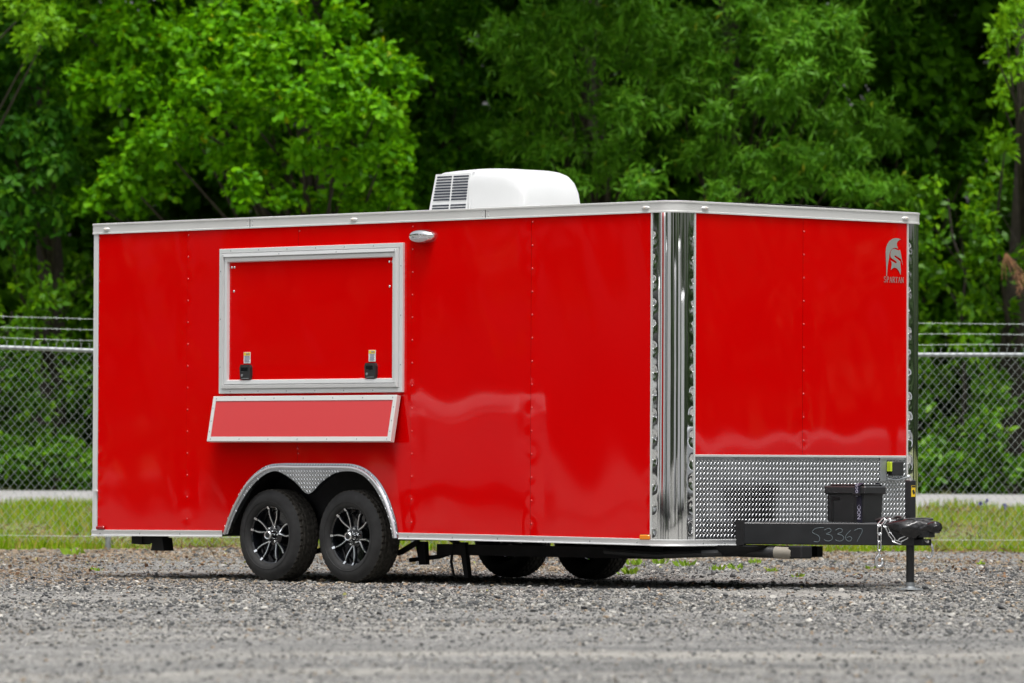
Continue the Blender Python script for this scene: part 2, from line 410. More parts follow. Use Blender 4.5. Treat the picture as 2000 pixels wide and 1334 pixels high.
# gravel stones: geometry-node instances on points
def build_stones():
    coll = bpy.data.collections.new('stone_shapes')
    import bmesh
    for i in range(10):
        bm = bmesh.new(); bmesh.ops.create_icosphere(bm, subdivisions=1, radius=.5)
        r = random.Random(40+i); s = (r.uniform(.85, 1.25), r.uniform(.7, 1.0), r.uniform(.42, .72))
        for v in bm.verts:
            k = 1+r.uniform(-.24, .22); v.co = Vector((v.co.x*s[0], v.co.y*s[1], v.co.z*s[2]))*k
        me = bpy.data.meshes.new('stone_%02d' % i); bm.to_mesh(me); bm.free()
        me.materials.append(MATS['stone_%d' % i])
        coll.objects.link(bpy.data.objects.new('stone_%02d' % i, me))
    N = 330000
    d = 20.5+36.5*rng.random(N)**.92; hw = .0945*d+1.3
    u = (rng.random(N)*2-1)*hw
    patch = vnoise(u*.45, d*.22, 21)
    keep = rng.random(N) < (.25+.75*smooth(.25, .6, patch))*(.42+.58*smooth(26, 37, d))*(1-.75*np.exp(-((d-27.2-.12*u)/1.0)**2))*(1-.6*np.exp(-((d-32.5-.1*u)/.8)**2))
    u, d = u[keep], d[keep]
    sz = np.clip(np.exp(rng.normal(math.log(.0100), .52, len(u))), .005, .05)
    far = smooth(50, 55, d); sz = sz*(1+.1*far)*(.75+.5*smooth(24, 38, d))
    z = hgt(u, d)+sz*.12
    me = bpy.data.meshes.new('gravel_points'); P = W3n(u, d, z).astype(np.float32)
    me.vertices.add(len(P)); me.vertices.foreach_set('co', P.ravel())
    for nm, ty, dat in (('sc', 'FLOAT', sz.astype(np.float32)), ('idx', 'INT', np.where(rng.random(len(u)) < .75*smooth(38, 47, d)*smooth(.22, .55, vnoise(u*.7, d*.4, 77)), rng.choice([6, 6, 8, 9, 9, 0], len(u)), rng.choice(8, len(u), p=[.20, .16, .17, .14, .14, .035, .03, .125])).astype(np.int32))):
        a = me.attributes.new(nm, ty, 'POINT'); a.data.foreach_set('value', dat)
    rot = np.stack([rng.normal(0, .35, len(u)), rng.normal(0, .35, len(u)), rng.random(len(u))*6.28], -1).astype(np.float32)
    a = me.attributes.new('rot', 'FLOAT_VECTOR', 'POINT'); a.data.foreach_set('vector', rot.ravel())
    me.update()
    o = bpy.data.objects.new('gravel', me); COL.objects.link(o)
    ng = bpy.data.node_groups.new('scatter', 'GeometryNodeTree')
    ng.interface.new_socket('Geometry', in_out='INPUT', socket_type='NodeSocketGeometry')
    ng.interface.new_socket('Geometry', in_out='OUTPUT', socket_type='NodeSocketGeometry')
    gi = ng.nodes.new('NodeGroupInput'); go = ng.nodes.new('NodeGroupOutput')
    ip = ng.nodes.new('GeometryNodeInstanceOnPoints'); ci = ng.nodes.new('GeometryNodeCollectionInfo')
    ci.inputs['Collection'].default_value = coll; ci.inputs['Separate Children'].default_value = True; ci.inputs['Reset Children'].default_value = True
    ip.inputs['Pick Instance'].default_value = True
    def attr(nm, ty):
        n = ng.nodes.new('GeometryNodeInputNamedAttribute'); n.data_type = ty; n.inputs['Name'].default_value = nm; return n.outputs['Attribute']
    Lk = ng.links
    Lk.new(gi.outputs[0], ip.inputs['Points']); Lk.new(ci.outputs[0], ip.inputs['Instance'])
    Lk.new(attr('idx', 'INT'), ip.inputs['Instance Index']); Lk.new(attr('rot', 'FLOAT_VECTOR'), ip.inputs['Rotation'])
    Lk.new(attr('sc', 'FLOAT'), ip.inputs['Scale']); Lk.new(ip.outputs[0], go.inputs[0])
    md = o.modifiers.new('scatter', 'NODES'); md.node_group = ng
    tag(o, 'loose grey crushed stones strewn over the yard', 'gravel', kind='stuff')
build_stones()

# ------------------------------------------------------------------ leaves
def frame_of(t, n):
    t = t/np.linalg.norm(t, axis=1, keepdims=True)
    n = n-t*np.sum(n*t, 1, keepdims=True); n = n/(np.linalg.norm(n, axis=1, keepdims=True)+1e-9)
    return t, n, np.cross(t, n)
LEAF = {  # outline in (side, along, lift) and faces
 'oak': (np.array([(0, 0, 0), (-.10, .22, .03), (-.24, .50, .05), (-.16, .62, .04), (-.30, .82, .03), (0, 1, -.06), (.30, .82, .03), (.16, .62, .04), (.24, .50, .05), (.10, .22, .03)]),
         [(0, 9, 1), (1, 9, 8), (1, 8, 2), (2, 8, 7), (2, 7, 3), (3, 7, 6), (3, 6, 4), (4, 6, 5)]),
 'ovate': (np.array([(0, 0, 0), (-.22, .35, .05), (-.17, .68, .04), (0, 1, -.05), (.17, .68, .04), (.22, .35, .05)]), [(0, 5, 1), (1, 5, 4), (1, 4, 2), (2, 4, 3)]),
 'narrow': (np.array([(0, 0, 0), (-.085, .45, .03), (0, 1, -.08), (.085, .45, .03)]), [(0, 3, 1), (1, 3, 2)]),
 'diamond': (np.array([(0, 0, 0), (-.30, .5, .05), (0, 1, -.05), (.30, .5, .05)]), [(0, 3, 1), (1, 3, 2)]),
 'blade': (np.array([(-.5, 0, 0), (.5, 0, 0), (.32, .55, 0), (-.32, .55, 0), (0.1, 1, 0)]), [(0, 1, 2), (0, 2, 3), (3, 2, 4)]),
}
def leaf_arrays(base, t, n, size, kind, wide=1.0):
    T, Fc = LEAF[kind]; t, n, s = frame_of(t, n)
    k = len(T); sz = size[:, None, None]
    V = base[:, None, :]+sz*(wide*T[None, :, 0:1]*s[:, None, :]+T[None, :, 1:2]*t[:, None, :]+T[None, :, 2:3]*n[:, None, :])
    F = np.array(Fc)[None]+(np.arange(len(base))*k)[:, None, None]
    return V.reshape(-1, 3), F.reshape(-1, 3)

HFn = np.array(HF); HRn = np.array(HR)
def clump(c, r, ntwig, nleaf, size, kind, droop=.35, wide=1.0, R=rng, spread=.75, shell=.45):
    """leaf whorls on twigs filling an ellipsoid; c, r in (u,d,z)"""
    g = R.normal(size=(ntwig, 3)); g /= np.linalg.norm(g, axis=1, keepdims=True)
    rad = (shell+(1-shell)*R.random(ntwig))[:, None]*(1+.18*R.normal(size=(ntwig, 1)))
    loc = g*rad*np.array(r)+np.array(c)
    pos = W3n(loc[:, 0], loc[:, 1], loc[:, 2])
    out = g[:, :1]*HRn+g[:, 1:2]*HFn+g[:, 2:]*np.array([0, 0, 1.])
    td = out*.75+R.normal(size=(ntwig, 3))*.45+np.array([0, 0, -droop])-HFn*.15
    td /= np.linalg.norm(td, axis=1, keepdims=True)
    ti = np.repeat(np.arange(ntwig), nleaf); k = len(ti)
    base = pos[ti]+td[ti]*((R.random(k)-.75)*size*2.6)[:, None]+R.normal(size=(k, 3))*size*.12
    ld = td[ti]*.7+R.normal(size=(k, 3))*spread; ld[:, 2] -= droop*.35
    nr = np.array([0, 0, .75])+out[ti]*.5-HFn*.25+R.normal(size=(k, 3))*.45
    return leaf_arrays(base, ld, nr, size*(.7+.55*R.random(k)), kind, wide)
def cat(arrs):
    Vs, Fs, o = [], [], 0
    for V, F in arrs:
        Vs.append(V); Fs.append(F+o); o += len(V)
    return np.concatenate(Vs), np.concatenate(Fs)

def make_tree(name, label, cat_, trunk_px, d, height, r0, leaf, kind, size, clumps, tw, nl, droop=.35, wide=1.0, group='trees behind the fence', upper=None, trunk_top=None, shell=.25, base_z=None, back=3.0, fill=True):
    u0 = (trunk_px-1000)/FPX*d; z0 = float(hgt(u0, d)) if base_z is None else base_z
    root = empty(name, W3(u0, d, z0)); tag(root, label, cat_, group)
    m = MB(); R = random.Random(int(trunk_px)+7)
    pts = []; rad = []
    for i in range(9):
        t = i/8
        pts.append(W3(u0+.25*math.sin(t*3+trunk_px)+R.uniform(-.06, .06), d+back+.2*math.sin(t*2+1), z0-.1+t*height)); rad.append(r0*(1.25-.3*min(t*6, 1))*(1-.72*t))
    m.tube(pts, rad, 10); m.build('trunk', 'bark', root, smooth=True)
    arrs = []; b = MB()
    allc = list(clumps)
    if fill: allc += [(px+R.uniform(-45, 45), py+R.uniform(-35, 35), rx*1.1, ry*1.1, dd+R.uniform(1.0, 2.2)) for (px, py, rx, ry, dd) in clumps]
    for ci, (px, py, rx, ry, dd) in enumerate(allc):
        rx, ry = rx*.86, ry*.86; D = d+dd+R.uniform(-.5, .5); u, z = at(px, py, D); ru, rz = rx/FPX*D, ry/FPX*D
        k = max(6, int(tw*1.25*ru*rz/.36)); arrs.append(clump((u, D, z), (ru, (ru+rz)*.42, rz), k, nl, size, kind, droop, wide, shell=shell))
        if ci >= len(clumps): continue
        p0 = pts[min(8, max(1, int((z-z0)/height*8)-1))]; p1 = W3(u, D+.15, z)
        mid = p0.lerp(p1, .55)+Vector((R.uniform(-.2, .2), R.uniform(-.2, .2), .25))
        b.tube([p0, p0.lerp(mid, .6), mid, mid.lerp(p1, .6), p1], [r0*.16, r0*.11, r0*.08, r0*.05, .008], 6)
    for (uu, dd, zz, ru, rd, rz, k) in (upper or []):
        arrs.append(clump((u0+uu, d+dd, zz), (ru, rd, rz), k, nl, size*1.25, kind, droop, wide*1.1, shell=.2))
    if b.v: b.build('limb', 'bark', root, smooth=True)
    V, F = cat(arrs)
    o = np_mesh('crown', V-np.array(root.location), F, leaf, root); o.location = (0, 0, 0); tag(o, kind='stuff')
    return root

# upper canopy beyond the top of the frame: (du, dd, z, ru, rd, rz, twigs)
def upper(n, w, z0, z1, k, seed):
    R = random.Random(seed)
    return [(R.uniform(-w, w), R.uniform(-1.6, 3.0), R.uniform(z0, z1), R.uniform(.8, 1.4), R.uniform(.8, 1.4), R.uniform(.6, 1.0), k) for _ in range(n)]

oakc = [(235, 50, 105, 80, -.6), (175, 170, 70, 70, -.2), (265, 170, 95, 70, -.5), (340, 95, 100, 85, -.9), (300, 270, 95, 70, -.8), (235, 345, 70, 60, -.9), (180, 395, 45, 30, -1.0),
        (430, 60, 95, 75, -.9), (405, 170, 90, 70, -1.2), (375, 255, 70, 50, -.6), (500, 130, 90, 75, -1.3), (480, 225, 80, 55, -1.2), (455, 300, 70, 50, -1.3), (480, 370, 62, 42, -1.5),
        (590, 90, 85, 70, -1.1), (570, 200, 85, 55, -1.5), (655, 150, 85, 65, -1.6), (650, 240, 90, 50, -1.6), (730, 120, 75, 55, -1.4), (735, 215, 85, 50, -1.7), (790, 150, 55, 45, -1.5),
        (590, 300, 60, 45, -1.0), (660, 325, 70, 40, -1.5), (745, 300, 65, 45, -1.3), (770, 370, 45, 45, -.9), (700, 395, 60, 35, -.5), (540, 20, 90, 50, -.4), (660, 40, 80, 50, -.2), (120, 30, 60, 40, -.3), (560, 385, 70, 30, .2)]
make_tree('oak_tree', 'bright yellow-green oak with lobed leaves hanging above the serving hatch', 'tree', 560, 76.5, 13, .30, 'leaf_oak', 'oak', .135, oakc, 62, 10,
          upper=upper(16, 4.2, 7.6, 12.5, 90, 1))
sprig = [(45, 20, 50, 45, -3.6), (62, 80, 28, 35, -3.8), (95, 45, 25, 25, -3.7), (-40, 10, 60, 60, -3.2)]
make_tree('oak_tree', 'pale green oak sprig dangling into the top left corner', 'tree', -160, 76, 12, .25, 'leaf_vine', 'oak', .125, sprig, 60, 10, upper=upper(5, 1.5, 7.6, 11, 80, 2))
pin = [(40, 150, 75, 60, .2), (110, 230, 70, 55, 0), (40, 265, 70, 50, .1), (95, 320, 75, 50, -.3), (30, 375, 60, 45, -.1), (105, 410, 60, 40, -.4), (20, 450, 50, 35, -.5), (85, 120, 60, 50, .4), (20, 60, 70, 60, .6), (-60, 300, 70, 120, .2), (-60, 120, 70, 100, .3)]
make_tree('broadleaf_tree', 'dark green tree with long drooping leaves at the left edge', 'tree', 20, 77, 12.5, .24, 'leaf_pinnate', 'ovate', .165, pin, 64, 10, droop=.65, upper=upper(8, 2.2, 7.4, 12, 80, 3))
ctr = [(880, 40, 80, 60, .8), (840, 110, 70, 55, .6), (900, 150, 75, 60, .8), (870, 230, 65, 55, 1.0), (930, 250, 60, 50, .5), (890, 320, 75, 50, .8), (960, 330, 60, 45, .7), (820, 370, 60, 45, .9), (790, 30, 70, 50, 1.0), (1000, 370, 60, 40, .9)]
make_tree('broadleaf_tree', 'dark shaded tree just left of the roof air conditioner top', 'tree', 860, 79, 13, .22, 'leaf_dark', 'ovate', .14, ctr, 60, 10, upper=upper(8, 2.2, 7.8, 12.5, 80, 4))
wil = [(985, 75, 70, 60, -.6), (1050, 50, 75, 55, -.8), (1010, 150, 60, 50, -.6), (1075, 120, 70, 50, -1.0), (1110, 50, 55, 45, -.9), (1060, 210, 65, 50, -.8), (1110, 180, 55, 45, -1.1), (1085, 140, 40, 40, -1.2), (1160, 40, 55, 40, -1.0), (1070, 290, 70, 40, -.7), (1110, 360, 50, 45, -.9), (1010, 280, 60, 45, -.3),
       (1240, 40, 60, 50, -.9), (1190, 110, 50, 40, -.5), (1250, 130, 55, 45, -.7), (1220, 215, 55, 60, -1.2), (1285, 80, 50, 45, -.4), (1190, 310, 50, 50, -.8), (1260, 360, 70, 35, -1.0), (1290, 220, 50, 45, -.2), (1040, 350, 60, 40, -.5)]
make_tree('willow_oak_tree', 'narrow-leaved green tree hanging right behind the air conditioner', 'tree', 1145, 77.5, 13.5, .26, 'leaf_willow', 'narrow', .155, wil, 92, 14, droop=.5, wide=1.25, upper=upper(10, 2.6, 7.6, 12.5, 110, 5))
wil2 = [(1340, 70, 60, 55, .2), (1330, 170, 60, 50, .1), (1400, 130, 65, 50, -.2), (1400, 230, 70, 50, -.4), (1370, 300, 70, 45, -.5), (1450, 330, 80, 45, -.8), (1410, 380, 60, 30, -.8), (1480, 80, 70, 50, -.6),
        (1560, 65, 80, 55, -1.5), (1520, 110, 60, 50, -1.6), (1620, 75, 75, 55, -1.6), (1650, 130, 60, 45, -1.6), (1560, 150, 60, 45, -1.8), (1545, 190, 40, 40, -1.9), (1500, 215, 45, 40, -1.2), (1480, 170, 45, 40, -1.1), (1630, 45, 70, 40, -1.2),
        (1540, 300, 85, 40, -1.4), (1600, 340, 80, 40, -1.5), (1510, 360, 80, 35, -1.4), (1660, 300, 70, 45, -.8), (1680, 370, 80, 35, -1.2), (1740, 370, 55, 30, -1.0), (1620, 240, 70, 50, .1), (1700, 220, 60, 50, .4), (1450, 20, 60, 45, -.2)]
make_tree('willow_oak_tree', 'pale green feathery tree with a bright bough above the front panel', 'tree', 1480, 78, 13.5, .26, 'leaf_willow', 'narrow', .155, wil2, 92, 14, droop=.45, wide=1.25, upper=upper(12, 3.0, 7.6, 12.5, 110, 6))
rdk = [(1740, 60, 60, 60, 1.5), (1820, 70, 60, 55, 1.8), (1790, 150, 60, 50, 1.6), (1760, 250, 60, 60, 1.6), (1850, 220, 60, 60, 1.8), (1800, 320, 60, 50, 1.7), (1900, 300, 50, 60, 1.6)]
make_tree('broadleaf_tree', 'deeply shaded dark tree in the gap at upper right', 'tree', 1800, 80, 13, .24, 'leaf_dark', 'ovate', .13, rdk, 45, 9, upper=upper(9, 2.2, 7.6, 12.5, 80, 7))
rv = [(1965, 60, 45, 35, -1.2), (1945, 105, 32, 25, -1.4), (2010, 90, 50, 50, -1.0), (1985, 135, 35, 30, -1.2), (1955, 190, 25, 40, -.6), (1965, 280, 25, 45, -.5), (1975, 30, 45, 30, -.9), (2040, 200, 50, 80, -.7)]
make_tree('vine_covered_tree', 'rough brown trunk wrapped in bright vines at the right edge', 'tree', 1992, 75.8, 13.5, .27, 'leaf_vine', 'ovate', .135, rv, 46, 9, upper=upper(6, 1.6, 7.8, 12.5, 80, 8), back=1.6)
# shrubs behind the road, tallest at the right
def shrub(label, px, top, w, leaf, kind, size, seed, dd=0, tw=84, group='shrubs along the road'):
    R = random.Random(seed); d = 76.2+dd; cl = []
    y = 950
    while y > top+20:
        k = max(1, int(w/42))
        for i in range(k+1):
            cl.append((px-w+2*w*(i+.5*R.random())/(k+.5)+R.uniform(-12, 12), y+R.uniform(-14, 14), R.uniform(36, 54), R.uniform(28, 44), R.uniform(-.45, .5)))
        y -= R.uniform(46, 58)
    return make_tree('shrub', label, 'shrub', px, d+.3, max(1.2, (930-top)/FPX*d), .05, leaf, kind, size, cl, tw, 8, droop=.3, group=group, shell=.3, back=.3, fill=False)
shrub('leafy green shrub behind the fence at the far left edge', -20, 560, 95, 'leaf_bush', 'ovate', .125, 1)
shrub('leafy shrub behind the fence beside the trailer rear corner', 135, 500, 85, 'leaf_bush', 'ovate', .125, 2, .2)
tall = shrub('tall glossy green shrub beside the right front corner post', 1860, 330, 80, 'leaf_bush', 'ovate', .145, 3, -.1)
tall2 = shrub('tall green shrub with a dead brown twig at the right edge', 1985, 310, 80, 'leaf_bush', 'ovate', .145, 4, 0)
b = MB(); R_ = random.Random(3)
tw0 = at(1965, 495, 74.9)
for k in range(7):
    p0 = W3(tw0[0], 74.95, tw0[1]); a = R_.uniform(-1.0, .35)
    b.tube([p0, p0+HR*(-a*.12)+Vector((0, 0, -.12)), p0+HR*(-a*.30+.05)+Vector((0, 0, -.3-.1*R_.random()))], [.012, .008, .003], 5)
o = b.build('dead_twig', 'dry_leaf', tall2, smooth=True); tag(o, 'dead reddish brown hanging twig')
V, F = clump((tw0[0]+.18, 74.9, tw0[1]-.38), (.07, .06, .12), 26, 5, .08, 'narrow', droop=1.0)
o = np_mesh('dead_leaf_bunch', V-np.array(tall2.location), F, 'dry_leaf', tall2); o.location = (0, 0, 0); tag(o, kind='stuff')
# low edge of shrubs glimpsed under and beside the trailer
V, F = cat([clump((u, 75.8+rng.random()*.5, .72+rng.random()*.2), (.5, .35, .32), 60, 7, .13, 'ovate', .2) for u in np.arange(-9, 9.1, .55)])
o = np_mesh('undergrowth', V, F, 'leaf_bush'); tag(o, 'low leafy undergrowth along the far edge of the road', 'undergrowth', kind='stuff')
# the wood behind: one dark mass
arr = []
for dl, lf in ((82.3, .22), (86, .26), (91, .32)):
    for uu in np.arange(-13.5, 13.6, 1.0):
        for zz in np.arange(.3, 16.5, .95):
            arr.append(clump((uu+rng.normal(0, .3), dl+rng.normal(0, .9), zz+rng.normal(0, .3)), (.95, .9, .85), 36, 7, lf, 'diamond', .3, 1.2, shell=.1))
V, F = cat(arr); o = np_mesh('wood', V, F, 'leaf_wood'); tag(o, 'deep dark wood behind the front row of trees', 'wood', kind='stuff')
# tree belt that rings the rest of the yard (shows in the paint and polished metal)
arr = []
for i in range(640):
    a = rng.uniform(0, 2*PI); rr = rng.uniform(60, 78)
    p = Vector((3+rr*math.cos(a), 1+rr*math.sin(a), 0)); rel = p-CAM; dd = rel.dot(HF); uu = rel.dot(HR)
    if dd > 30 and abs(uu) < 15: continue
    if dd > 60 and abs(uu) < 20: continue
    arr.append(clump((uu, dd, rng.uniform(.5, 15.5)), (3.2, 3.2, 2.2), 60, 6, .80, 'diamond', .3, 1.3, shell=.1))
V, F = cat(arr); o = np_mesh('tree_belt', V, F, 'leaf_belt'); tag(o, 'belt of trees around the yard, seen mirrored in the corner posts', 'wood', kind='stuff')

# ------------------------------------------------------------------ grass, weeds, litter
def build_grass():
    n = 90000
    d = 55.6+13.9*rng.random(n)**1.25; u = (rng.random(n)*2-1)*9.2
    edge = 57.05+(vnoise(u*.8, u*0, 5)-.5)*.7
    pn = vnoise(u*1.3, d*.6, 31)
    k = (d > edge+rng.random(n)*.5-.2) & (rng.random(n) < .35+.65*smooth(.3, .6, pn)); u, d, pn = u[k], d[k], pn[k]; n = len(u)
    base = W3n(u, d, hgt(u, d)-.01)
    t = np.stack([rng.normal(0, .32, n), rng.normal(0, .32, n), np.ones(n)], -1); nr = rng.normal(size=(n, 3)); nr[:, 2] = .1
    size = (.05+.09*rng.random(n))*(.5+1.0*pn)
    V, F = leaf_arrays(base, t, nr, size, 'blade', .10)
    o = np_mesh('grass', V, F, 'grass_blade'); tag(o, 'sunlit green grass bank behind the chain-link fence', 'grass', kind='stuff')
    # dry brown thatch
    n = 14000; d = 56.3+12*rng.random(n); u = (rng.random(n)*2-1)*9.2; k = vnoise(u*1.3, d*.6, 31) < .50; u, d = u[k], d[k]; n = len(u)
    t = np.stack([rng.normal(0, 1, n), rng.normal(0, 1, n), .5+0*u], -1); nr = rng.normal(size=(n, 3))
    V, F = leaf_arrays(W3n(u, d, hgt(u, d)+.01), t, nr, .07+.07*rng.random(n), 'blade', .12)
    o = np_mesh('thatch', V, F, 'litter'); tag(o, 'dry brown thatch lying between the grass', 'grass', kind='stuff')
build_grass()
def build_litter():
    n = 5200; d = 36+20*rng.random(n)**.55; u = (rng.random(n)*2-1)*(.0945*d+.8)
    pn = vnoise(u*.5, d*.35, 41); k = rng.random(n) < smooth(.35, .7, pn)*(.25+.75*smooth(43, 50, d)); u, d = u[k], d[k]; n = len(u)
    t = rng.normal(size=(n, 3)); t[:, 2] *= .4; nr = rng.normal(size=(n, 3))*.5+np.array([0, 0, 1])
    V, F = leaf_arrays(W3n(u, d, hgt(u, d)+.018), t, nr, .02+.03*rng.random(n), 'ovate', 1.3)
    o = np_mesh('leaf_litter', V, F, 'litter'); tag(o, 'dry brown leaves scattered on the gravel', 'leaf litter', kind='stuff')
    arr = []
    spots = [(150, 1082, .12), (1010, 1330, 0), (1245, 1100, .10), (1290, 1098, .08), (1340, 1102, .09), (1440, 1105, .08), (1400, 1110, .07), (1230, 1115, .10), (1475, 1098, .07), (1920, 1100, .05), (1560, 1120, .05), (640, 1128, .03), (190, 1110, .05), (1700, 1105, .05), (1510, 1112, .06)]
    for px, py, s in spots:
        if s == 0: continue
        dd = (CAM.z-.02)*FPX/(py-906-(px-1000)*.0041); uu = (px-1000)/FPX*dd; k = 22
        a = rng.random(k)*6.28; rr = rng.random(k)*s*.9
        base = W3n(uu+rr*np.cos(a), dd+rr*np.sin(a)*2, hgt(uu, dd)+.0+0*a)
        t = np.stack([np.cos(a)*.8, np.sin(a)*.8, .6+rng.random(k)], -1); nr = rng.normal(size=(k, 3))+np.array([0, 0, .8])
        arr.append(leaf_arrays(base, t, nr, s*(.45+.5*rng.random(k)), 'ovate', .8))
    V, F = cat(arr); o = np_mesh('weeds', V, F, 'weed_leaf'); tag(o, 'small green weeds sprouting through the gravel', 'weeds', kind='stuff')
build_litter()
# blue flowers by the fence at right
for i, (px, py) in enumerate(((1916, 980), (1928, 974), (1963, 984))):
    d = 61.0+i*.3; u, z = at(px, py, d); g0 = float(hgt(u, d))
    rt = empty('wild_flower', W3(u, d, g0)); tag(rt, ['leftmost of three violet flowers in the grass beyond the jack', 'middle and tallest of three violet flowers beyond the jack', 'rightmost of three violet flowers in the grass beyond the jack'][i], 'flower', 'violet flowers in the grass')
    MB().tube([W3(u, d, g0), W3(u+.01, d, (g0+z)/2), W3(u, d, z)], .004, 5).build('stem', 'stem_green', rt)
    b = np.tile(np.array(W3(u, d, z-.03)), (10, 1)); t = rng.normal(size=(10, 3))*.6+np.array([0, 0, .6]); nr = rng.normal(size=(10, 3))
    V, F = leaf_arrays(b, t, nr, .028+.018*rng.random(10), 'ovate', 1.3); o = np_mesh('petals', V-np.array(rt.location), F, 'flower', rt); o.location = (0, 0, 0)

# ------------------------------------------------------------------ chain-link fence
def build_fence():
    FD = 57.0
    root = empty('chain_link_fence', W3(0, FD, 0)); tag(root, 'galvanised chain-link fence topped with three barbed wires behind the trailer', 'fence')
    RZ = 1.985
    posts = [-10.2, -7.1, -4.04, -.98, 2.08, 5.9, 9.0]
    hts = {-10.2: .12, -7.1: .10, -4.04: .0, -.98: -.01, 2.08: -.01, 5.9: .005, 9.0: .02}
    def rz(u): return RZ+float(np.interp(u, posts, [hts[p] for p in posts]))
    for p in posts:
        g = float(hgt(p, FD)); b = MB(); b.tube([W3(p, FD+.05, g-.1), W3(p, FD+.05, rz(p)+.02)], .030, 12); o = b.build('post', 'galv', root, smooth=True)
        arm = MB(); arm.tube([W3(p, FD+.05, rz(p)), W3(p, FD+.02, rz(p)+.20), W3(p, FD-.12, rz(p)+.36)], [.02, .016, .012], 8); arm.build('barb_arm', 'galv', root, smooth=True)
    for a, b_ in zip(posts[:-1], posts[1:]):
        MB().tube([W3(a, FD, rz(a)), W3(b_, FD, rz(b_))], .0225, 12).build('top_rail', 'galv', root, smooth=True)
    # woven mesh
    dw = .0828; dh = .098; m = MB(); r = .0019
    V = []; F = []
    nst = 40
    u = -8.6; i = 0
    while u < 8.6:
        top = rz(u)+.055
        pts = []
        for k in range(nst+1):
            s = ((k+i) % 2)*2-1
            pts.append((u+s*dw*.255, FD-.027+.0035*s, top-.03-k*dh*.5))
        # twisted top ends
        s0 = pts[0]
        if i % 2 == 0: pts = [(s0[0]+.016, s0[1], s0[2]+.05), (s0[0]+.002, s0[1], s0[2]+.034), (s0[0]-.003, s0[1], s0[2]+.018)]+pts
        else: pts = [(s0[0]-.014, s0[1], s0[2]+.05), (s0[0]-.0, s0[1], s0[2]+.034), (s0[0]+.003, s0[1], s0[2]+.018)]+pts
        o = len(V)
        for (a, b_, z) in pts:
            c = W3(a, b_, z)
            V += [c+HR*r+HF*r*.2, c-HR*r*.2+HF*r, c-HR*r-HF*r*.2, c+HR*r*.2-HF*r]
            V[-4] = V[-4]; 
        for k in range(len(pts)-1):
            for q in range(4): F.append((o+k*4+q, o+k*4+(q+1) % 4, o+k*4+4+(q+1) % 4, o+k*4+4+q))
        u += dw*.5; i += 1
        # neighbouring strand mirrored so that they hook into each other
    me = bpy.data.meshes.new('chain_link_mesh'); me.from_pydata([tuple(v) for v in V], [], F); me.update()
    o = link('chain_link_mesh', me, 'galv_wire', root, recalc=False); tag(o, kind='stuff')
    # bottom tension wire
    MB().tube([W3(-8.6, FD-.03, .14+float(hgt(-8.6, FD))), W3(-4, FD-.03, .13), W3(0, FD-.03, .12), W3(8.6, FD-.03, .14)], .0017, 5).build('tension_wire', 'galv_wire', root)
    for k in range(3):
        b = MB(); h0 = .10+.105*k; uu = np.arange(-8.6, 8.61, .2)
        pts = [W3(x, FD-.01-.05*k, rz(x)+h0+.004*math.sin(x*3+k)) for x in uu]
        b.tube(pts, .0019, 5)
        for x in np.arange(-8.5, 8.6, .127):
            c = W3(x+.02*math.sin(x*9), FD-.01-.05*k, rz(x)+h0+.004*math.sin(x*3+k))
            b.tube([c+HR*.008+Vector((0, 0, .016)), c-HR*.006-Vector((0, 0, .014))], .0024, 4)
            b.tube([c-HR*.010+Vector((0, 0, .012)), c+HR*.008-Vector((0, 0, .016))], .0024, 4)
        b.build('barbed_wire', 'galv_wire', root)
build_fence()

# ------------------------------------------------------------------ the red trailer
L = 6.1362; W = 2.67; YC = W/2; CORN = .205
ZT, ZTB, ZD = 2.706, 2.632, .937
TR = empty('concession_trailer', (L/2, YC, 0))
tag(TR, 'glossy red concession trailer with polished corner posts and two axles', 'trailer')
def zbot(x): return .307+.016*math.sin(PI*x/L)
SEAM = [.055, 1.074, 2.308, 3.516, 4.742, L-CORN]
OUT = [(1.494, .338), (1.545, .45), (1.60, .543), (1.67, .635), (1.742, .716), (1.855, .80), (1.995, .858), (2.15, .871), (2.3, .872), (2.437, .872), (2.57, .872), (2.72, .872), (2.9, .868), (3.03, .84), (3.13, .79), (3.21, .724), (3.28, .635), (3.33, .545), (3.375, .44), (3.401, .330)]
INN = [(1.555, .338), (1.60, .43), (1.66, .525), (1.735, .615), (1.81, .69), (1.90, .755), (2.01, .803), (2.12, .808), (2.29, .735), (2.438, .645), (2.585, .735), (2.73, .802), (2.89, .815), (2.995, .795), (3.08, .75), (3.155, .685), (3.22, .605), (3.275, .52), (3.315, .425), (3.338, .330)]
CUT = np.array([(x+(2.44-x)*.018, z-.014) for x, z in catmull(OUT, 3)])
def in_cut(x, z):
    return 1.5 < x < 3.4 and z < np.interp(x, CUT[:, 0], CUT[:, 1])
def wave(x, z, seed=0):
    w = .55e-3*math.sin(x*4.9+.7*math.sin(z*2.3+seed)+seed)*math.sin(z*2.1+x*.8)+.42e-3*math.sin(x*9.3+z*3.1+seed*2)+.35e-3*math.sin(z*5.2-x*2.2+seed)
    return w
def riv_dent(x, z, xs, z0, dz):
    d = 0
    for sx in xs:
        dx = x-sx
        if abs(dx) < .09:
            k = round((z-z0)/dz); dzz = z-(z0+k*dz)
            d += .5e-3*math.exp(-(dx*dx+dzz*dzz)/.0009)
    return d
